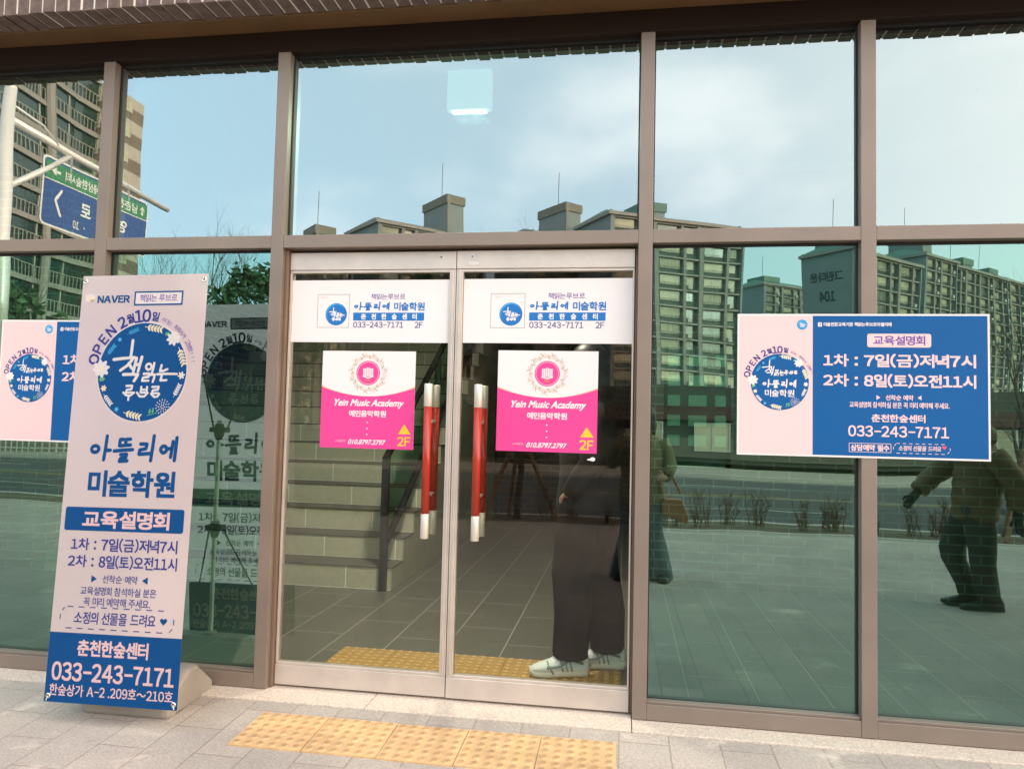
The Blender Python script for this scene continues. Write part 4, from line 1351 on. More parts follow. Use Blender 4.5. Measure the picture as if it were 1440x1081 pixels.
def shoe(name, parent, pos, ang, m_up, m_sole, L_=0.285, H=0.115):
    """chunky trainer, toe towards +x before turning"""
    secs = [(-.124, .012, .012, .075), (-.117, .028, .003, .09), (-.105, .038, .0, .112), (-.07, .040, .0, .118), (-.03, .040, .0, .112), (.02, .042, .0, .092), (.07, .046, .0, .070), (.115, .045, .0, .058), (.15, .036, .004, .046), (.166, .016, .012, .034)]
    k = L_/0.281
    kz = H/0.118
    def body(a0, a1, grow, z0f, z1f, mi, mb):
        n = 16
        vs = []
        for x, w, zb, zt in secs:
            x = x*k*(1+grow*.02)
            w = w+grow*.006
            zb_, zt_ = z0f(zb, zt)*kz, z1f(zb, zt)*kz
            for j in range(n):
                a = 2*math.pi*j/n
                c, s_ = math.cos(a), math.sin(a)
                yy = w*math.copysign(abs(c)**0.75, c)*(1.0 if s_ < 0 else 1-0.35*s_)
                vs.append((x, yy, (zb_+zt_)/2+(zt_-zb_)/2*math.copysign(abs(s_)**0.8, s_)))
        fs = [(i*n+j, i*n+(j+1) % n, (i+1)*n+(j+1) % n, (i+1)*n+j) for i in range(len(secs)-1) for j in range(n)]
        fs += [tuple(range(n-1, -1, -1)), tuple((len(secs)-1)*n+j for j in range(n))]
        mb.add(vs, fs, mi)
    up = MB(); body(0, 0, 0, lambda b, t: b+.02, lambda b, t: t, 0, up)
    for i in range(5):
        x = -.005+.022*i; zt = (.104-.011*i)*kz
        up.tube([(x, -.026, zt-.012), (x+.004, 0, zt+.001), (x, .026, zt-.012)], .0042, 6, 1)
    up.tube([(-.055, -.03, .108*kz), (-.02, -.033, .116*kz), (-.0, 0, .123*kz), (-.02, .033, .116*kz), (-.055, .03, .108*kz)], .008, 8, 0)
    for sg in (-1, 1):
        up.tube([(-.09, .041*sg, .06*kz), (-.03, .043*sg, .075*kz), (.03, .044*sg, .05*kz), (.09, .045*sg, .045*kz)], .0065, 6, 2)
        up.tube([(.055, .047*sg, .02), (.08, .040*sg, .05*kz), (.085, .02*sg, .066*kz)], .0045, 6, 2)
        for q_ in (0, .022, .044):
            up.tube([(-.035+q_, .0445*sg, .03*kz), (-.02+q_, .043*sg, (.085-.3*q_)*kz)], .0038, 6, 2)
        up.tube([(-.1, .039*sg, .085*kz), (-.04, .040*sg, .06*kz), (.05, .045*sg, .035*kz)], .004, 6, 1)
    o = up.build(name, m_up, parent, True)
    so = MB(); body(0, 0, 1, lambda b, t: b, lambda b, t: b+.034+(.012 if t > .08 else 0), 0, so)
    so.build('sole', m_sole, o, True)
    o.location = pos; o.rotation_euler = (0, 0, ang)
    return o

# --- person waiting inside, behind the right door
pi_ = thing('person', (-0.17, 0.55, 0.0105), 'person inside in wide black trousers and chunky white trainers', 'person')
n = {}; e = []
n['pelvis'] = (0.0, 0.0, .93, .115)
n['waist'] = (0.01, 0, 1.05, .105); n['chest'] = (0.0, 0, 1.22, .12); n['neck0'] = (0, 0, 1.37, .055); n['neck'] = (-0.01, 0, 1.42, .05)
e += chain('pelvis', 'waist', 'chest', 'neck0', 'neck')
head_nodes(n, e, 'neck', (-0.02, 0, 1.54), (-1, 0, 0))
for sg, kx, fx, fy in ((1, -.06, -.04, -.02), (-1, .05, .10, .06)):
    a_ = 'l' if sg > 0 else 'r'
    yy = -.085*sg
    n[a_+'hip'] = (0.0, yy, .86, .06); n[a_+'knee'] = (kx*.7, yy+fy*.5, .48, .042); n[a_+'ank'] = (fx, (-.115 if sg > 0 else .055), .10, .036)
    e += chain('pelvis', a_+'hip', a_+'knee', a_+'ank')
    n[a_+'sh'] = (0, -.165*sg, 1.33, .052); n[a_+'el'] = (.03, -.21*sg, 1.06, .04); n[a_+'wrist'] = (-.07, -.15*sg, .94, .026)
    e += chain('chest', a_+'sh', a_+'el', a_+'wrist')
    hand_nodes(n, e, a_, (-.07, -.15*sg, .94), (-.1, .35*sg, -1), (-1, 0, 0), .5)
skin('body', n, e, skin_a, pi_)
head_parts(pi_, (-0.02, 0, 1.54), (-1, 0, 0), skin_a, hair_m, True)
trs_m = mat('black_trousers', (0.004, 0.0034, 0.003), 0.95, 0, 0.2, 12, 0.0, 14, spec=.1)
mb = MB()
for hx_, hy_, kx_ in ((-.072, -.105, -.085), (.105, .055, .075)):
    rg = [((hx_, hy_, .095), .085, .075), ((hx_-.004, hy_, .12), .088, .078), ((hx_*.9+.0, hy_*.95, .3), .092, .082), ((kx_*.9, hy_*.95, .5), .095, .085), ((kx_*.6, hy_*.9, .72), .10, .09), ((kx_*.35, hy_*.6, .88), .115, .10), ((0, hy_*.25, 1.0), .125, .105), ((.01, 0, 1.07), .12, .105)]
    mb.loft(rg, 28, fold=.05)
tr = mb.build('trousers', trs_m, pi_, True)
mb = MB()
mb.loft([((0, 0, .80), .165, .185), ((0, 0, .84), .168, .19), ((.01, 0, 1.0), .16, .185), ((0, 0, 1.2), .165, .20), ((0, 0, 1.32), .13, .19), ((0, 0, 1.39), .08, .10), ((0, 0, 1.43), .07, .075)], 24)
for sg in (1, -1):
    mb.tube([(0, -.15*sg, 1.33), (.02, -.20*sg, 1.2), (.03, -.215*sg, 1.06), (-.03, -.19*sg, .98), (-.075, -.145*sg, .90)], [.078, .075, .068, .06, .055], 14)
mb.build('coat', mat('black_coat', (0.014, 0.013, 0.014), 0.9, 0, 0.2, 10, 0.2, 50), pi_, True)
wshoe = [mat('white_leather', (0.80, 0.83, 0.78), 0.5, 0, 0.06, 25), mat('shoe_lace', (0.8, 0.84, 0.82), 0.7, 0, 0), mat('shoe_trim', (0.27, 0.34, 0.33), 0.5, 0, 0.1, 30)]
wsole = mat('shoe_sole', (0.74, 0.70, 0.58), 0.6, 0, 0.05, 30)
shoe('shoe', pi_, (-.105, -.105, 0.0), R(180+14), wshoe, wsole, 0.285, .142)
shoe('shoe', pi_, (.075, .055, 0.0), R(180+6), wshoe, wsole, 0.285, .142)

# --- passer-by walking on the pavement, seen only in the glass
gz = lambda y: -0.012+SL*(y+0.118)
mx, my = 2.78, -3.1
ma = thing('person', (mx, my, gz(my)), 'man in brown hooded puffer jacket walking past, reflected in the glass', 'person')
n = {}; e = []
n['pelvis'] = (0.01, 0, .80, .12); n['waist'] = (.02, 0, .92, .12); n['chest'] = (.06, 0, 1.12, .13); n['neck0'] = (.07, 0, 1.27, .06); n['neck'] = (.04, 0, 1.33, .055)
e += chain('pelvis', 'waist', 'chest', 'neck0', 'neck')
head_nodes(n, e, 'neck', (-.02, 0, 1.45), (-1, 0, -.12))
for a_, sg, kx, kz, fx, fz in (('l', 1, -.11, .44, .0, .09), ('r', -1, .03, .44, .06, .10)):
    yy = -.09*sg
    n[a_+'hip'] = (0.01, yy, .76, .09); n[a_+'knee'] = (kx, yy, kz, .06); n[a_+'ank'] = (fx, yy*.9, fz, .04)
    e += chain('pelvis', a_+'hip', a_+'knee', a_+'ank')
n['lsh'] = (.05, -.18, 1.22, .06); n['lel'] = (-.20, -.24, 1.02, .045); n['lwrist'] = (-.34, -.22, .87, .03)
n['rsh'] = (.08, .18, 1.22, .06); n['rel'] = (.22, .23, .98, .045); n['rwrist'] = (.235, .21, .76, .03)
e += chain('chest', 'lsh', 'lel', 'lwrist') + chain('chest', 'rsh', 'rel', 'rwrist')
glove_m = mat('dark_green_glove', (0.018, 0.024, 0.02), 0.8, 0, 0.15, 40)
skin('body', n, e, skin_a, ma)
for pre, w, d in (('l', (-.34, -.22, .87), (-.6, .05, -.75)), ('r', (.235, .21, .76), (.08, 0, -1))):
    gn = {pre+'wrist': (*w, .036), pre+'cuff': (*(Vector(w)-Vector(d).normalized()*.07), .044)}; ge = [(pre+'cuff', pre+'wrist')]
    hand_nodes(gn, ge, pre, w, d, (-.6, 0, .3), .7)
    for k in list(gn):
        if k not in (pre+'wrist', pre+'cuff'):
            x_, y_, z_, q = gn[k]; gn[k] = (x_, y_, z_, q*1.25)
    skin('glove', gn, ge, glove_m, ma, 1)
head_parts(ma, (-.02, 0, 1.45), (-1, 0, -.12), skin_a, hair_m)
jk = mat('brown_puffer', (0.15, 0.092, 0.038), 0.65, 0, 0.2, 8, 0.4, 22)
mb = MB()
rg = []
for i in range(25):
    q = i/24
    z = .70+.62*q
    puff = .010*abs(math.sin(q*math.pi*6))
    rx_ = .150+.02*math.sin(q*3.0)-(.10*max(0, q-.82)/.18 if q > .82 else 0)
    ry_ = .182+.02*math.sin(q*3.0)-(.07*max(0, q-.82)/.18 if q > .82 else 0)
    rg.append(((.015+.06*q, 0, z), rx_+puff, ry_+puff))
mb.loft(rg, 28, fold=.025)
for pts in ([(.05, -.17, 1.22), (-.07, -.22, 1.13), (-.20, -.25, 1.02), (-.28, -.235, .94), (-.33, -.222, .885)], [(.08, .17, 1.22), (.16, .22, 1.10), (.225, .235, .98), (.235, .225, .87), (.236, .215, .79)]):
    pp, rr_ = [], []
    for i in range(len(pts)-1):
        for k in range(4):
            q = k/4
            pp.append(tuple(pts[i][j]*(1-q)+pts[i+1][j]*q for j in range(3)))
            rr_.append((.095-.028*(i+q)/4)+.008*abs(math.sin((i+q)*math.pi)))
    mb.tube(pp, rr_, 16)
mb.build('jacket', jk, ma, True)
mb = MB(); mb.ball((.09, 0, 1.37), .10, .135, .10, 0, 18, 10); mb.tube([(.03, -.10, 1.31), (.10, -.11, 1.34), (.15, 0, 1.36), (.10, .11, 1.34), (.03, .10, 1.31)], .05, 10)
mb.build('hood', jk, ma, True)
mb = MB()
for kx, fx, yy in ((-.11, .0, -.095), (.03, .07, .095)):
    mb.loft([((fx, yy*.95, .09), .078, .082), ((fx-.01, yy, .16), .082, .084), ((kx*.9+fx*.1, yy, .36), .088, .088), ((kx, yy, .46), .098, .094), ((kx*.5, yy, .62), .108, .10), ((0, yy*.7, .76), .125, .105), ((.01, yy*.2, .88), .14, .13)], 28, fold=.05)
mb.build('trousers', mat('dark_trousers', (0.032, 0.032, 0.030), 0.85, 0, 0.2, 12, 0.25, 40), ma, True)
bshoe = [mat('black_leather', (0.02, 0.018, 0.016), 0.45, 0, 0.1, 30), mat('black_lace', (0.03, 0.03, 0.03), 0.8, 0, 0), mat('black_trim', (0.03, 0.028, 0.025), 0.6, 0, 0)]
bsole = mat('rubber_sole', (0.03, 0.03, 0.03), 0.8, 0, 0.1, 30)
shoe('shoe', ma, (-.02, -.085, .002), R(180), bshoe, bsole, .30)
shoe('shoe', ma, (.05, .085, -.004), R(184), bshoe, bsole, .30)

# --- the person taking the picture, behind the camera
wx, wy = 0.17, -3.56
wo = thing('person', (wx, wy, gz(wy)), 'woman in olive jacket and flared jeans holding up a phone, reflected in the glass', 'person')
n = {}; e = []
n['pelvis'] = (0, 0, .86, .115); n['waist'] = (0, 0, .99, .10); n['chest'] = (0, 0.0, 1.17, .115); n['neck0'] = (0, 0, 1.31, .05); n['neck'] = (0, .015, 1.36, .045)
e += chain('pelvis', 'waist', 'chest', 'neck0', 'neck')
head_nodes(n, e, 'neck', (0, .03, 1.475), (-.1, 1, -.1))
for a_, sg in (('l', -1), ('r', 1)):
    n[a_+'hip'] = (.085*sg, 0, .80, .085); n[a_+'knee'] = (.115*sg, .02, .45, .056); n[a_+'ank'] = (.165*sg, 0, .09, .038)
    e += chain('pelvis', a_+'hip', a_+'knee', a_+'ank')
    n[a_+'sh'] = (.165*sg, 0, 1.265, .05)
    e += [('chest', a_+'sh')]
n['lel'] = (-.27, .05, 1.06, .04); n['lwrist'] = (-.205, .175, 1.255, .026)
n['rel'] = (.235, .03, 1.02, .04); n['rwrist'] = (.19, .16, .93, .026)
e += chain('lsh', 'lel', 'lwrist') + chain('rsh', 'rel', 'rwrist')
hand_nodes(n, e, 'l', (-.205, .175, 1.255), (.25, .12, 1), (.8, .2, 0), .45)
hand_nodes(n, e, 'r', (.19, .16, .93), (-.55, .7, .1), (0, .1, 1), .7)
skin('body', n, e, skin_a, wo)
head_parts(wo, (0, .03, 1.475), (-.1, 1, -.1), skin_a, hair_m, True)
mb = MB()
mb.loft([((0, 0, .70), .20, .14), ((0, 0, .74), .205, .145), ((0, 0, .95), .185, .135), ((0, 0, 1.15), .195, .14), ((0, 0, 1.26), .18, .115), ((0, 0, 1.32), .09, .08), ((0, .005, 1.37), .075, .07)], 24)
mb.tube([(-.15, 0, 1.265), (-.22, .02, 1.16), (-.27, .05, 1.06), (-.245, .11, 1.15), (-.215, .155, 1.225)], [.075, .072, .066, .058, .05], 14)
mb.tube([(.15, 0, 1.265), (.20, .01, 1.15), (.238, .03, 1.02), (.215, .09, .97), (.195, .145, .935)], [.075, .072, .066, .058, .05], 14)
mb.build('jacket', mat('olive_jacket', (0.23, 0.21, 0.115), 0.8, 0, 0.25, 9, 0.3, 30), wo, True)
mb = MB()
for sg in (-1, 1):
    mb.loft([((.175*sg, -.01, .02), .105, .12), ((.17*sg, 0, .10), .10, .112), ((.145*sg, .01, .28), .082, .09), ((.115*sg, .02, .46), .072, .08), ((.095*sg, .005, .66), .092, .098), ((.07*sg, 0, .80), .105, .115), ((.02*sg, 0, .92), .135, .125)], 28, fold=.05)
mb.build('jeans', mat('blue_jeans', (0.13, 0.19, 0.235), 0.85, 0, 0.25, 14, 0.2, 80), wo, True)
for sg in (-1, 1):
    shoe('shoe', wo, (.18*sg, .05, .0), R(90-8*sg), bshoe, bsole, .25)
bag = thing('shoulder_bag', (wx+.27, wy+.10, gz(wy)+.62), 'tan leather bag hanging at the side of the woman with the phone', 'bag')
mb = MB(); mb.prism([(-.10, -.0), (.12, -.09), (.13, -.02), (.07, .13), (-.09, .13)], 1, -.05, .05)
tan_m = mat('tan_leather', (0.42, 0.19, 0.085), 0.5, 0, 0.15, 20)
mb.build('bag_body', tan_m, bag, bevel=.015)
mb = MB(); mb.tube([(-.10, 0, .16), (-.13, -.03, .4), (-.16, -.06, .655), (-.1, -.13, .5), (.06, -.04, .17)], .012, 8)
mb.build('strap', tan_m, bag, True)
ph = thing('phone', (wx-.165, -3.315, 1.262), 'dark phone held up in the woman\'s hand', 'phone')
mb = MB(); mb.box(-.075, .075, -.0045, .0035, -.036, .036)
mb.build('phone_body', mat('phone_black', (.02, .02, .022), .25, .3, 0), ph, bevel=.004)
mb = MB(); mb.tube([(.058, .0038, .018), (.058, .0055, .018)], .009, 16)
mb.build('lens', clip_m, ph)

# ------------------------------------------------------------------ what stands across the pavement and the road
def apt_window_mesh(w, h, name='window', pane=0):
    mb = MB()
    f_ = .07
    mb.box(0, w, -.04, .02, 0, f_, 0); mb.box(0, w, -.04, .02, h-f_, h, 0); mb.box(0, f_, -.04, .02, f_, h-f_, 0); mb.box(w-f_, w, -.04, .02, f_, h-f_, 0)
    mb.box(w*.5-f_/2, w*.5+f_/2, -.035, .02, f_, h-f_, 0)
    mb.box(f_, w-f_, -.01, .01, f_, h-f_, 1)
    me = bpy.data.meshes.new(name)
    me.from_pydata(mb.v, [], mb.f)
    me.materials.append(mat('window_frame_white', (.45, .45, .42), .5, 0, 0)); me.materials.append([mat('window_curtained', (.40, .385, .28), .35, 0, .35, .25, spec=.25), mat('window_dim', (.10, .13, .11), .25, 0, .35, .25, spec=.3), mat('window_blind', (.27, .27, .2), .4, 0, .35, .25, spec=.25)][pane])
    me.polygons.foreach_set('material_index', mb.m)
    return me

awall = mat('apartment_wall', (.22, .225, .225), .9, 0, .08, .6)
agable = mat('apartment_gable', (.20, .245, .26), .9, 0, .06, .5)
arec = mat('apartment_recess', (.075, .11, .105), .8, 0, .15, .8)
aslab = mat('apartment_slab', (.27, .265, .255), .9, 0, .06, 1)
aroof = mat('teal_roof', (.10, .19, .17), .7, 0, .1, .5)
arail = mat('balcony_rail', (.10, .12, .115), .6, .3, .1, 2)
acu = mat('wall_unit', (.42, .42, .40), .7, 0, .1, 3)


def apartment(label, corner, top, th, L_, W_, floors, towers, sign=None, hip=True, start_floor=0, roofs=aroof):
    """corner: nearest corner (x, y); front runs along u, the gable along v"""
    fh = (top+0.45)/floors
    root = thing('apartment_block', (0, 0, 0), label, 'apartment block', 'apartment blocks across the road')
    c_, s_ = math.cos(R(th)), math.sin(R(th))
    u = Vector((c_, -s_, 0)); v = Vector((-s_, -c_, 0))
    root.matrix_world = Matrix(((u.x, v.x, 0, corner[0]), (u.y, v.y, 0, corner[1]), (0, 0, 1, -.45), (0, 0, 0, 1)))
    H = top+.45
    mb = MB()
    mb.box(0.0, L_, .9, W_, 0, H, 0)
    mb.box(-.02, 0.35, -.25, W_+.02, 0, H+.9, 1)
    mb.box(L_-.35, L_+.02, -.25, W_+.02, 0, H+.9, 1)
    # front bays
    nb = max(2, round(L_/7.4)); bw_ = L_/nb
    rc = MB(); sl = MB(); rl_ = MB(); un = MB()
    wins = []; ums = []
    rr = random.Random(int(corner[0]*10))
    for b in range(nb):
        x0 = b*bw_
        mb.box(x0+.36 if b == 0 else x0-.35, x0+.8 if b == 0 else x0+.45, -.18, .9, 0, H, 0)
        mb.box(x0+bw_*.60, x0+bw_*.60+.55, -.12, .9, 0, H, 0)
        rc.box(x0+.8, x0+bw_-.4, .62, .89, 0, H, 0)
        for f in range(floors):
            z = f*fh
            sl.box(x0+.5, x0+bw_-.36, -.04, .6, z+fh-.30, z+fh-.02, 0)
            rl_.box(x0+.8, x0+bw_*.60-.02, -.02, .03, z+.95, z+1.02, 0)
            for k in range(7):
                xx = x0+.9+k*(bw_*.6-1.1)/6
                rl_.box(xx-.02, xx+.02, -.015, .025, z+.0, z+.95, 0)
            wins.append((x0+1.0, z+.75, 0)); wins.append((x0+bw_*.60+.75, z+.9, 1))
            if rr.random() < .55:
                ums.append((x0+bw_*.60+.7, z+.1))
    mb.build('wall', [awall, agable], root)
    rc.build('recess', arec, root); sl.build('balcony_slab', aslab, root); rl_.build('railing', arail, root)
    um = None
    for x, z in ums:
        if um is None:
            un.box(0, .8, -.45, 0, 0, .65); o = un.build('outdoor_unit', acu, root); um = o.data
        else:
            o = bpy.data.objects.new('outdoor_unit', um); COL.objects.link(o); o.parent = root
        o.location = (x, -.05, z)
    mv = [(apt_window_mesh(bw_*.6-1.4, fh-1.15, pane=q), apt_window_mesh(min(1.5, bw_*.4-1.3), fh-1.35, pane=q)) for q in range(3)]
    m0, m1 = mv[0]
    wins.sort(key=lambda q: -q[1])
    for x, z, k in wins[:100]:
        o = bpy.data.objects.new('window', mv[rr.choice((0, 0, 1, 2, 0))][k]); COL.objects.link(o); o.parent = root
        o.location = (x, .5, z)
    if len(wins) > 100:
        mb = MB()
        for x, z, k in wins[100:]:
            src = (m0, m1)[k]
            mb.add([(q.co.x+x, q.co.y+.5, q.co.z+z) for q in src.vertices], [])
            b0 = len(mb.v)-len(src.vertices)
            for p in src.polygons:
                mb.f.append(tuple(b0+i for i in p.vertices)); mb.m.append(p.material_index)
        o = mb.build('lower_windows', [m0.materials[0], m0.materials[1]], root); o['kind'] = 'stuff'
    # roof edge and hipped cap
    mb = MB()
    mb.box(-.5, L_+.5, -.6, W_+.4, H, H+.55, 0)
    e = 2.2 if hip else .8
    z1 = H+(2.6 if hip else 1.0)
    vs = [(-.5, -.6, H+.56), (L_+.5, -.6, H+.56), (L_+.5, W_+.4, H+.56), (-.5, W_+.4, H+.56), (e, W_*.45, z1), (L_-e, W_*.45, z1), (L_-e, W_*.55, z1), (e, W_*.55, z1)]
    mb.add(vs, [(0, 1, 5, 4), (1, 2, 6, 5), (2, 3, 7, 6), (3, 0, 4, 7), (4, 5, 6, 7)], 1)
    mb.build('roof', [aslab, roofs], root)
    for (tx_, ty_, tw, td, tz) in towers:
        mb = MB()
        mb.box(tx_, tx_+tw, ty_, ty_+td, H-1, tz+.45-1.6, 0)
        mb.box(tx_-.25, tx_+tw+.25, ty_-.25, ty_+td+.25, tz+.45-1.6, tz+.45, 1)
        mb.box(tx_-.02, tx_+.5, ty_-.3, ty_+.2, H-1, tz+.46, 2)
        mb.tube([(tx_+tw*.4, ty_+td*.5, tz+.4), (tx_+tw*.4, ty_+td*.5, tz+7.5)], .06, 6, 3)
        mb.build('lift_tower', [agable, roofs, awall, arail], root)
    if sign:
        a = Art(unit=1.0, step=.01, z0=.03)
        a.text(sign[0], 0, 2.3, 7.6, 2.0, mat('wall_lettering', (.035, .06, .07), .8, 0, 0), 0, .03)
        a.text(sign[1], 0, -1.6, 3.6, 2.1, MATS['wall_lettering'], 0, .04)
        t_ = a.build('wall_sign', root)
        # reads from outside the gable: right = +v, up = z, out = -u
        t_.matrix_local = Matrix(((0, 0, -1, -.03), (1, 0, 0, W_*.5), (0, 1, 0, H-6.6), (0, 0, 0, 1)))
    return root

D2 = lambda tx, d: (tx*d, 3.38-d)
groof = mat('grey_roof', (.17, .17, .145), .8, 0, .1, .5)
apartment('middle apartment block with tall bays of windows, reflected left of the board', D2(-.02, 120), 35.4, 30, 25.6, 12, 13, [(8.5, 3.0, 4.0, 7.0, 39.8)])
apartment('apartment block with the number 104 on its blank teal gable', D2(.288, 150), 36.0, 43, 24.0, 11.5, 13, [(3.0, 3.2, 5.0, 7.0, 41.2)], ('그린타운', '104'))
apartment('apartment block with teal lift tower just right of the board\'s post', D2(.37, 172), 40.0, 43, 15.0, 11.5, 15, [(4.5, 3.0, 4.5, 7.0, 46.0)])
apartment('broad apartment block with two masts behind the board\'s right end', D2(.403, 185), 40.2, 43, 30.0, 11.5, 15, [(12.0, 3.0, 5.5, 8.0, 44.5)])
apartment('rightmost apartment block, a step behind the others, beside the bare tree', D2(.457, 210), 42.0, 43, 16.0, 11.5, 16, [(3, 3, 5, 7, 45.5)])
apartment('distant apartment block glimpsed between the nearer blocks', D2(.175, 225), 43.0, 35, 22.0, 12, 16, [(3, 3, 6, 6, 46.5)])
apartment('apartment block with long grey hipped roof reflected over the left door', D2(-.347, 125), 36.0, 44, 22.0, 13.0, 14, [(15.0, 2.0, 3.8, 9.5, 44.8)], roofs=groof)
apartment('apartment block with lone square lift tower reflected over the right door', D2(-.128, 128), 34.5, 44, 12.5, 12.0, 13, [(9.5, 2.0, 3.8, 8.5, 42.6)], roofs=groof)
apartment('low-roofed apartment block reflected beside the left post of the doors', D2(-.462, 118), 30.5, 44, 9.0, 12.0, 12, [(3.5, 2.2, 3.6, 6.0, 34.8)], roofs=groof)

# near tower with bowed balconies
tw = thing('apartment_tower', (-54, 3.38-45.3, -.45), 'tall apartment tower with bowed glass balconies behind the direction sign', 'apartment block')
mb = MB()
Y0, Y1 = 22.0, -22.0
HT = 37.5
fh = 2.78
mb.box(-16, -1.2, Y1, Y0, 0, HT, 0)
mb.box(-14, 1.5, Y1-5.2, Y1-.05, 0, HT-1.6, 1)
mb.box(-14, -9, Y1-5, Y1-2, HT-1.6, HT+3, 1)
gb = MB()
for f in range(13):
    gb.box(1.505, 1.52, Y1-5.2, Y1-.05, f*fh+.0, f*fh+1.35, 0)
    gb.box(-14, 1.50, Y1-.05, Y1-.03, f*fh+.0, f*fh+1.35, 0)
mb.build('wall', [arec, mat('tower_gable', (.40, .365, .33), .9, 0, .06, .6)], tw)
gb.build('gable_band', mat('tower_band', (.17, .135, .115), .9, 0, .08, .6), tw)

def bow_x(y):
    return .2+1.5*max(0, math.cos((y+4)/15*math.pi/2)) if abs(y+4) < 15 else .2
ys = [Y0-(Y0-Y1)*k/44 for k in range(45)]
slb, rlb, glb, pnb = MB(), MB(), MB(), MB()
for f in range(14):
    z = f*fh
    for k in range(44):
        ya, yb = ys[k], ys[k+1]
        xa, xb = bow_x(ya), bow_x(yb)
        slb.add([(-1.3, ya, z-.42), (xa, ya, z-.42), (xb, yb, z-.42), (-1.3, yb, z-.42), (-1.3, ya, z+.06), (xa, ya, z+.06), (xb, yb, z+.06), (-1.3, yb, z+.06)],
                [(0, 3, 2, 1), (4, 5, 6, 7), (1, 2, 6, 5), (0, 1, 5, 4), (2, 3, 7, 6)])
        if f < 13:
            rlb.add([(xa-.06, ya, z+1.12), (xb-.06, yb, z+1.12), (xb-.06, yb, z+1.2), (xa-.06, ya, z+1.2)], [(0, 1, 2, 3)])
            pnb.add([(xa-.3, ya, z+.06), (xb-.3, yb, z+.06), (xb-.3, yb, z+2.37), (xa-.3, ya, z+2.37)], [(0, 1, 2, 3)])
            for q in (0, .5):
                yy = ya+(yb-ya)*q; xx = xa+(xb-xa)*q
                rlb.box(xx-.09, xx-.03, yy-.03, yy+.03, z+.06, z+1.12)
            if k % 4 == 0:
                glb.box(xa-.30, xa-.20, ya-.06, ya+.06, z+.06, z+2.3)
slb.build('balcony_slab', aslab, tw)
rlb.build('railing', mat('tower_rail', (.30, .31, .27), .6, .2, .1, 2), tw)
pnb.build('balcony_glass', mat('balcony_glass', (.016, .045, .043), .12, .0, .2, .5, spec=.8), tw)
glb.build('glazing_bar', mat('glazing_bar', (.42, .43, .4), .6, .2, 0), tw)
mb = MB()
for y in (11.0, -2.0, -15.0):
    x = bow_x(y)
    mb.tube([(x+.1, y, 0), (x+.1, y, HT-4), (x-.3, y+.5, HT-1), (x-1.2, y+1.2, HT+.8)], .4, 8)
mb.build('pilaster', aslab, tw)
wm = apt_window_mesh(1.3, 1.5)
for f in range(13):
    for y in (Y1-3.1,):
        o = bpy.data.objects.new('window', wm); COL.objects.link(o); o.parent = tw
        o.location = (1.56, y, f*fh+.75); o.rotation_euler = (0, 0, R(90))
    o = bpy.data.objects.new('window', wm); COL.objects.link(o); o.parent = tw
    o.location = (.2, Y1+.0, f*fh+.75); o.rotation_euler = (0, 0, R(180))

# direction sign on its mast
dsg = thing('direction_sign', (-10.0, -7.07, -.3), 'blue and green road direction sign hanging from a white mast arm', 'road sign')
mast_m = mat('mast_paint', (.78, .77, .74), .4, .3, .04, 3)
mb = MB(); mb.tube([(0, 0, 0), (0, 0, 6.85)], [.13, .10], 14); mb.ball((0, 0, 6.86), .105, .105, .07, 0, 12, 6)
mb.build('mast', mast_m, dsg, True)
mb = MB(); mb.tube([(0, 0, 6.34), (0, -4.3, 6.12)], [.07, .055], 12); mb.tube([(0, 0, 5.2), (0, -1.35, 6.22)], .05, 10)
mb.tube([(0, -.1, 6.6), (.04, -.7, 6.5), (.06, -1.0, 6.28)], .02, 6)
mb.build('arm', mast_m, dsg, True)
a = Art(unit=.001, step=.003, z0=.012)
sw, sh = 2900, 1240
sgreen = mat('sign_green', (.035, .22, .10), .4, 0, .05, 2); sblue = mat('sign_blue', (.018, .075, .27), .4, 0, .05, 2); swhite = mat('sign_white', (.75, .76, .74), .4, 0, 0)
a.rrect(0, 0, sw, sh, 110, swhite, 0); a.rrect(35, 35, sw-35, sh-35, 90, sblue, 1)
a.rect(60, 840, sw-60, sh-70, sgreen, 2); a.rect(35, 828, sw-35, 845, swhite, 3)
a.text('남춘천', 640, 1000, 560, 190, swhite, 3, .02); a.text('세상한숲시티', 1900, 1000, 900, 180, swhite, 3, .02)
a.rect(180, 920, 225, 1030, swhite, 3); a.poly([(120, 1020), (285, 1020), (202, 1110)], swhite, 3)
a.rect(2480, 985, 2600, 1030, swhite, 3); a.poly([(2590, 930), (2590, 1085), (2710, 1008)], swhite, 3)
a.stroke([(2420, 700), (2560, 500), (2420, 250)], 60, swhite, 3)
a.text('로', 1780, 520, 260, 250, swhite, 3, .03); a.text('영서', 900, 520, 500, 270, swhite, 3, .03)
a.text('10', 2020, 190, 150, 150, swhite, 3, .02); a.disc(1800, 180, 16, 16, swhite, 3, 10); a.text('Olympic', 1000, 190, 620, 150, swhite, 3, .02)
pn_ = a.build('sign_face', dsg)
pn_.matrix_local = Matrix(((0, 0, 1, .0), (1, 0, 0, -3.62), (0, 1, 0, 4.82), (0, 0, 0, 1)))
mb = MB(); mb.box(-.02, .008, -3.60, -.74, 4.84, 6.04)
for y in (-3.0, -1.4): mb.tube([(0, y, 5.9), (0, y, 6.25)], .03, 6)
mb.build('backing', mat('sign_metal', (.4, .4, .4), .4, .7, 0), dsg)

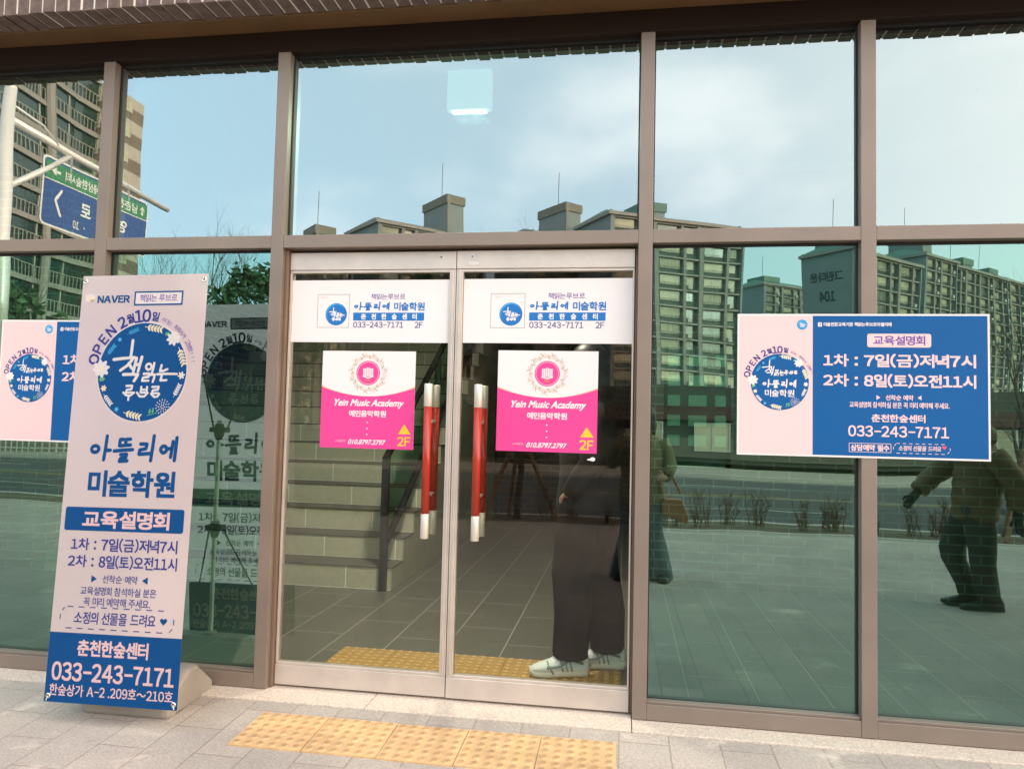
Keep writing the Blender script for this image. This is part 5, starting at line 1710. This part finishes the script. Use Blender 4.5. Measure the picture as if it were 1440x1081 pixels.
# bare trees
def bare_tree(label, loc, h, seed, spread=.42, depth=5, r0_=.09, stakes=False, cat='tree', lean=0.0, group='bare street trees'):
    rr = random.Random(seed)
    root = thing('bare_tree', loc, label, cat, group)
    tr_, br_ = MB(), MB()
    def grow(p, d, ln, rad, lv):
        n = 4
        pts = [p]; q = p.copy(); dd = d.copy()
        for i in range(n):
            dd = (dd+Vector((rr.uniform(-.13, .13), rr.uniform(-.13, .13), rr.uniform(-.02, .12)))).normalized()
            q = q+dd*ln/n
            pts.append(q.copy())
        (tr_ if lv == 0 else br_).tube(pts, [rad*(1-.45*i/n) for i in range(n+1)], 8 if lv == 0 else (5 if lv < 3 else 3), 0, cap=False)
        if lv >= depth: return
        k = 3 if lv < 2 else rr.choice((2, 3))
        for i in range(k):
            a_ = rr.uniform(0, 6.283)
            sp = rr.uniform(.5, 1.1)*spread*(1.2 if lv else 1)
            nd = (dd+Vector((math.cos(a_)*sp, math.sin(a_)*sp, rr.uniform(-.05, .25)))).normalized()
            st_ = pts[-1] if i == 0 else pts[rr.choice((2, 3, 4))]
            grow(st_.copy(), nd, ln*rr.uniform(.6, .82), rad*.55*rr.uniform(.8, 1.05), lv+1)
    grow(Vector((0, 0, -.05)), Vector((lean, 0, 1)).normalized(), h*.36, r0_, 0)
    bk = mat('bark', (.075, .058, .045), .9, 0, .3, 14, .4, 40)
    tr_.build('trunk', bk, root, True); br_.build('crown', bk, root, True)
    if stakes:
        sk = mat('stake_wood', (.27, .155, .085), .85, 0, .2, 12)
        for i in range(3):
            a_ = 2.094*i+.25
            mb = MB(); mb.tube([(math.cos(a_)*.72, math.sin(a_)*.45, 0.0), (math.cos(a_)*.08, math.sin(a_)*.08, 1.35)], .036, 8)
            mb.build('stake', sk, root)
        mb = MB(); mb.tube([(0, 0, 1.22), (0, 0, 1.36)], .11, 10)
        mb.build('tie', sk, root)
    return root

bare_tree('bare young street tree with wooden stakes, reflected in the right door', (-1.75, -8.95, -.34), 4.6, 5, .5, 5, .065, True)
bare_tree('bare young street tree with stakes behind the man in the puffer jacket', (6.1, -8.95, -.34), 4.6, 9, .5, 5, .07, True)
bare_tree('bare young street tree at the far left kerb beyond the sign mast', (-12.6, -8.95, -.34), 4.6, 15, .5, 5, .06, True)
bare_tree('tall bare tree behind the direction sign, left of the evergreen', (-21.0, -27.5, -.4), 10.0, 21, .55, 6, .2, group='tall bare trees')
bare_tree('tall bare tree rising beside the evergreen, reflected above the banner', (-15.5, -24.5, -.4), 8.6, 33, .5, 6, .16, group='tall bare trees')
bare_tree('tall bare tree beyond the road at the right end of the long block', (26.5, -42.0, -.4), 9.5, 41, .5, 6, .22, group='tall bare trees')
for i, (tx_, d_, h_) in enumerate(((-.215, 70, 13.0), (-.195, 74, 14.0), (-.175, 72, 13.2), (-.155, 76, 13.8))):
    bare_tree(['leftmost bare treetop poking up between the two lift towers', 'second bare treetop between the two lift towers', 'third bare treetop between the two lift towers', 'rightmost bare treetop poking up between the two lift towers'][i], (tx_*d_, 3.38-d_, -.4), h_, 60+i, .4, 5, .2, group='bare treetops between the lift towers')


def clump_tree(name, label, loc, h, w, seed, col, group=None, cone=True, n=2600, size=.16):
    rr = random.Random(seed)
    root = thing(name, loc, label, 'tree' if h > 2.2 else 'bush', group)
    mb = MB(); mb.tube([(0, 0, -.1), (0, 0, h*.5), (0.05, 0, h*.93)], [.05*h*.3, .035*h*.3, .01], 8)
    mb.build('trunk', mat('bark', (.075, .058, .045)), root, True)
    mb = MB()
    blobs = [(rr.uniform(0, 6.283), rr.random(), rr.uniform(.1, 1)) for _ in range(60)]
    for i in range(n):
        a_, q, t_ = rr.choice(blobs)
        t_ = min(1, max(.06, t_+rr.gauss(0, .05)))
        rad = w*(1-t_*.92 if cone else math.sin(math.pi*min(.97, t_*.9+.08))**.6)*(.45+.55*q)
        a_ += rr.gauss(0, .22)
        c = Vector((rad*math.cos(a_), rad*math.sin(a_), h*t_)) + Vector((rr.gauss(0, .05*w), rr.gauss(0, .05*w), rr.gauss(0, .03*h)))
        s_ = size*rr.uniform(.5, 1.3)
        d1 = Vector((rr.uniform(-1, 1), rr.uniform(-1, 1), rr.uniform(-.7, .7))).normalized()
        d2 = d1.cross(Vector((rr.uniform(-1, 1), rr.uniform(-1, 1), rr.uniform(-1, 1)))).normalized()
        mb.add([c-d1*s_, c-d2*s_*.45, c+d1*s_, c+d2*s_*.45], [(0, 1, 2, 3)], 0 if rr.random() < .6 else 1)
    mb.build('crown', [mat(name+'_leaf', col, .7, 0, .3, 3), mat(name+'_leaf_light', tuple(min(1, c*1.7) for c in col), .7, 0, .3, 3)], root)
    return root

gcol = (.030, .075, .034)
clump_tree('evergreen_tree', 'dense evergreen reflected beside the left door post', (-10.6, -16.2, -.4), 5.7, 2.1, 71, gcol, 'evergreens across the road', cone=False, n=4600, size=.15)
clump_tree('evergreen_tree', 'dark evergreen behind the board on the right, at the end of the long block', (24.5, -37, -.4), 11.5, 3.6, 72, gcol, 'evergreens across the road', n=4200, size=.35)
clump_tree('evergreen_tree', 'broad evergreen on the bank reflected in the left-hand pane', (-31, -29, 2.0), 6.0, 3.4, 73, gcol, 'evergreens across the road', cone=False, n=3600, size=.3)
clump_tree('evergreen_tree', 'small evergreen on the bank just left of the banner', (-24.5, -28.5, .6), 4.6, 2.3, 74, gcol, 'evergreens across the road', cone=False, n=2800, size=.24)
clump_tree('evergreen_tree', 'evergreen reflected above the left door, over the pink poster', (-9.0, -29, -.4), 8.2, 2.8, 75, gcol, 'evergreens across the road', n=3600, size=.28)
clump_tree('evergreen_tree', 'evergreen reflected behind the red handle of the right door', (-5.0, -30, -.4), 7.0, 2.4, 77, gcol, 'evergreens across the road', n=3000, size=.28)
for i, (x, y) in enumerate(((-33, -25), (-29, -24.6), (-26, -25.2), (-19, -26), (13, -33), (17, -34), (20.5, -33))):
    clump_tree('evergreen_bush', ['round green bush at the left foot of the bank', 'second round bush along the bank', 'third round bush along the bank', 'round green bush under the tall bare tree', 'green bush beside the far blue hoarding', 'middle green bush beyond the far pavement', 'green bush below the dark evergreen on the right'][i], (x, y, -.38), 1.9, 1.3, 80+i, (.04, .085, .035), 'bushes across the road', cone=False, n=900, size=.17)

# bank, railing and retaining wall on the left
mb = MB()
mb.add([(-90, -24.5, -.37), (-16, -24.5, -.37), (-16, -27, -.37), (-90, -40, 6.5), (-20, -40, 1.5)], [(0, 1, 2), (0, 2, 4, 3)])
tag(mb.build('hillside', mat('bank_grass', (.055, .075, .03), .95, 0, .4, 1.2, .5, 8)), 'grassy bank across the road', None, None, 'structure')
fe = thing('railing', (-14, -23.2, -.37), 'long white metal railing along the far pavement on the left', 'railing')
mb = MB()
for k in range(160):
    mb.box(-k*.3-.02, -k*.3+.02, -.02, .02, 0, 1.1)
for z in (.15, 1.0): mb.box(-48, 0.1, -.025, .025, z, z+.05)
mb.build('rail_panel', mat('white_railing', (.55, .54, .5), .5, .2, .08, 4), fe)
wall_thing('retaining_wall', 'low stone retaining wall below the grassy bank', [(-70, -17, -24.4, -24.0, -.37, .75)], mat('wall_stone', (.22, .2, .17), .9, 0, .2, 3, .3, 12))

# low shops and hoarding across the road
lw = thing('low_shop', (9.0, -30, -.37), 'low shop with green panels and a red sign band across the road', 'shop')
mb = MB(); mb.box(-10, 8, -7, 0, 0, 3.4, 0); mb.build('wall', mat('shop_green', (.045, .058, .05), .8, 0, .1, 1), lw)
mb = MB(); mb.box(-10.1, 8.1, .0, .35, 1.9, 2.5); mb.build('sign_band', mat('shop_red', (.06, .03, .03), .8, 0, .1, 1), lw)
mb = MB(); mb.box(-10.1, 8.1, .0, .12, .2, 1.1); mb.build('lower_panel', mat('shop_cream', (.11, .105, .09), .8, 0, .1, 1), lw)
for k in range(6):
    o = bpy.data.objects.new('window', apt_window_mesh(1.6, 1.3) if k == 0 else m_); COL.objects.link(o); o.parent = lw
    m_ = o.data
    o.location = (-9+k*2.9, .13, .5); o.scale = (1, -1, 1)
ho = thing('hoarding', (30.0, -32, -.37), 'blue site hoarding across the road behind the walking man', 'hoarding')
mb = MB()
for k in range(16): mb.box(-12+k*1.5, -12+k*1.5+1.47, -.05, .05, .1, 2.2)
mb.build('board', mat('hoarding_blue', (.04, .09, .13), .6, 0, .12, 1), ho)
bw2 = thing('brick_house', (-10.0, -36, -.37), 'dark brick house standing behind the evergreens across the road', 'house')
mb = MB(); mb.box(-5, 5.5, -6, 0, 0, 5.2); mb.build('wall', mat('house_brick', (.12, .07, .05), .9, 0, .2, 3), bw2)
mb = MB(); mb.prism([(-6.4, 5.2), (.4, 5.2), (-3, 7.2)], 0, -5.4, 5.9); mb.v = [(a_, b_, c_) for a_, b_, c_ in mb.v]; mb.build('roof', mat('house_roof', (.06, .055, .05), .85, 0, .15, 2), bw2)
for k in range(4):
    o = bpy.data.objects.new('window', m_); COL.objects.link(o); o.parent = bw2
    o.location = (-4.2+k*2.5, .05, 2.6); o.scale = (.9, -1, 1.1)

# leafless shrubs in the planting bed
rr = random.Random(12)
def shrub_mesh(seed):
    r_ = random.Random(seed)
    mb = MB()
    for i in range(11):
        a_ = r_.uniform(0, 6.283); ln = r_.uniform(.3, .66)
        p = Vector((r_.uniform(-.13, .13), r_.uniform(-.10, .10), -.02))
        d = Vector((math.cos(a_)*.16, math.sin(a_)*.16, 1)).normalized()
        pts = [p]
        for k in range(4):
            d = (d+Vector((r_.uniform(-.22, .22), r_.uniform(-.22, .22), .05))).normalized()
            pts.append(pts[-1]+d*ln/4)
        mb.tube(pts, [.008, .007, .0055, .004, .002], 4, 0, cap=False)
        for k in range(7):
            q = pts[r_.choice((1, 2, 3))]
            e_ = q+Vector((r_.uniform(-.14, .14), r_.uniform(-.14, .14), r_.uniform(.06, .22)))
            mb.tube([q, (q+e_)*.5+Vector((r_.uniform(-.02, .02), 0, 0)), e_], [.004, .003, .0015], 3, 0, cap=False)
    return mb
sm = [shrub_mesh(s_).build('bare_shrub', mat('shrub_twig', (.13, .075, .045), .9, 0, .2, 20)) for s_ in (1, 2, 3)]
for o in sm: o.location = (-40, -8.9, -.34); tag(o, 'bare leafless shrub in the narrow planting bed along the kerb', 'shrub', 'bare shrubs in the planting bed')
for i in range(44):
    x = -7.5+i*.42+rr.uniform(-.2, .2)
    if abs(x+1.75) < .5 or abs(x-6.1) < .5: continue
    o = sm[i % 3].copy() if i > 2 else sm[i]
    if i > 2: COL.objects.link(o)
    o.location = (x, -8.92+rr.uniform(-.14, .14), -.345); o.rotation_euler = (0, 0, rr.uniform(0, 6)); q_ = rr.uniform(.6, 1.15); o.scale = (q_*rr.uniform(.8, 1.2), q_*rr.uniform(.8, 1.2), q_)

# parked car at the right edge of the reflection
car = thing('parked_car', (7.2, -11.5, -.485), 'silver car stopped by the kerb, its nose showing at the right edge of the glass', 'car')
silver = mat('car_silver', (.50, .53, .55), .25, .7, .03, 4, coat=.6)
mb = MB()
prof = [(-.05, .30), (.0, .62), (.12, .78), (.95, .95), (1.5, 1.02), (3.5, 1.05), (4.2, 1.0), (4.45, .85), (4.5, .35), (4.4, .22), (.05, .2)]
secs = [(-.88, .96, .02), (-.84, 1, 0), (.84, 1, 0), (.88, .96, .02)]
vs = []
for y, k, dz in secs: vs += [(2.2+(x-2.2)*k, y, z*(1-dz)+dz*.5) for x, z in prof]
n_ = len(prof)
mb.add(vs, [(i*n_+k, i*n_+(k+1) % n_, (i+1)*n_+(k+1) % n_, (i+1)*n_+k) for i in range(3) for k in range(n_)]+[tuple(range(n_-1, -1, -1)), tuple(3*n_+k for k in range(n_))])
cab = [(1.2, .98, .80), (1.75, 1.42, .66), (3.2, 1.44, .66), (4.1, 1.0, .78)]
vs = [(x, s_*w, z) for x, z, w in cab for s_ in (-1, 1)]
mb.add(vs, [(0, 2, 3, 1), (2, 4, 5, 3), (4, 6, 7, 5)], 0)
mb.add([(x, y*1.003, z-.01) for x, y, z in vs], [(0, 2, 4, 6), (1, 7, 5, 3)], 1)
mb.add([(1.24, -.72, 1.02), (1.24, .72, 1.02), (1.72, .60, 1.40), (1.72, -.60, 1.40)], [(0, 1, 2, 3)], 1)
body = mb.build('body', [silver, mat('car_glass', (.03, .04, .045), .08, .3, 0)], car, bevel=.03, fix=True)
for x in (.85, 3.6):
    for y in (-.82, .82):
        mb = MB(); mb.tube([(x, y-.1, .31), (x, y+.1, .31)], .31, 22)
        w_ = mb.build('tyre', mat('tyre_rubber', (.02, .02, .02), .85, 0, .1, 20), car)
        mb = MB(); mb.tube([(x, y+math.copysign(.101, y), .31), (x, y+math.copysign(.112, y), .31)], [.20, .17], 18); mb.build('rim', chrome_m, w_)
for y in (-.62, .62):
    mb = MB(); mb.ball((.03, y, .70), .09, .20, .085, 0, 14, 8); mb.build('headlight', mat('headlamp', (.7, .75, .78), .1, .5, 0), car, True)
mb = MB(); mb.box(-.06, .0, -.42, .42, .50, .68, 0); mb.box(-.075, -.055, -.42, .42, .575, .60, 1); mb.build('grille', [clip_m, chrome_m], car, bevel=.01)
mb = MB(); mb.box(-.085, -.06, -.26, .26, .35, .46); mb.build('number_plate', mat('plate_white', (.7, .7, .68), .5, 0, 0), car)
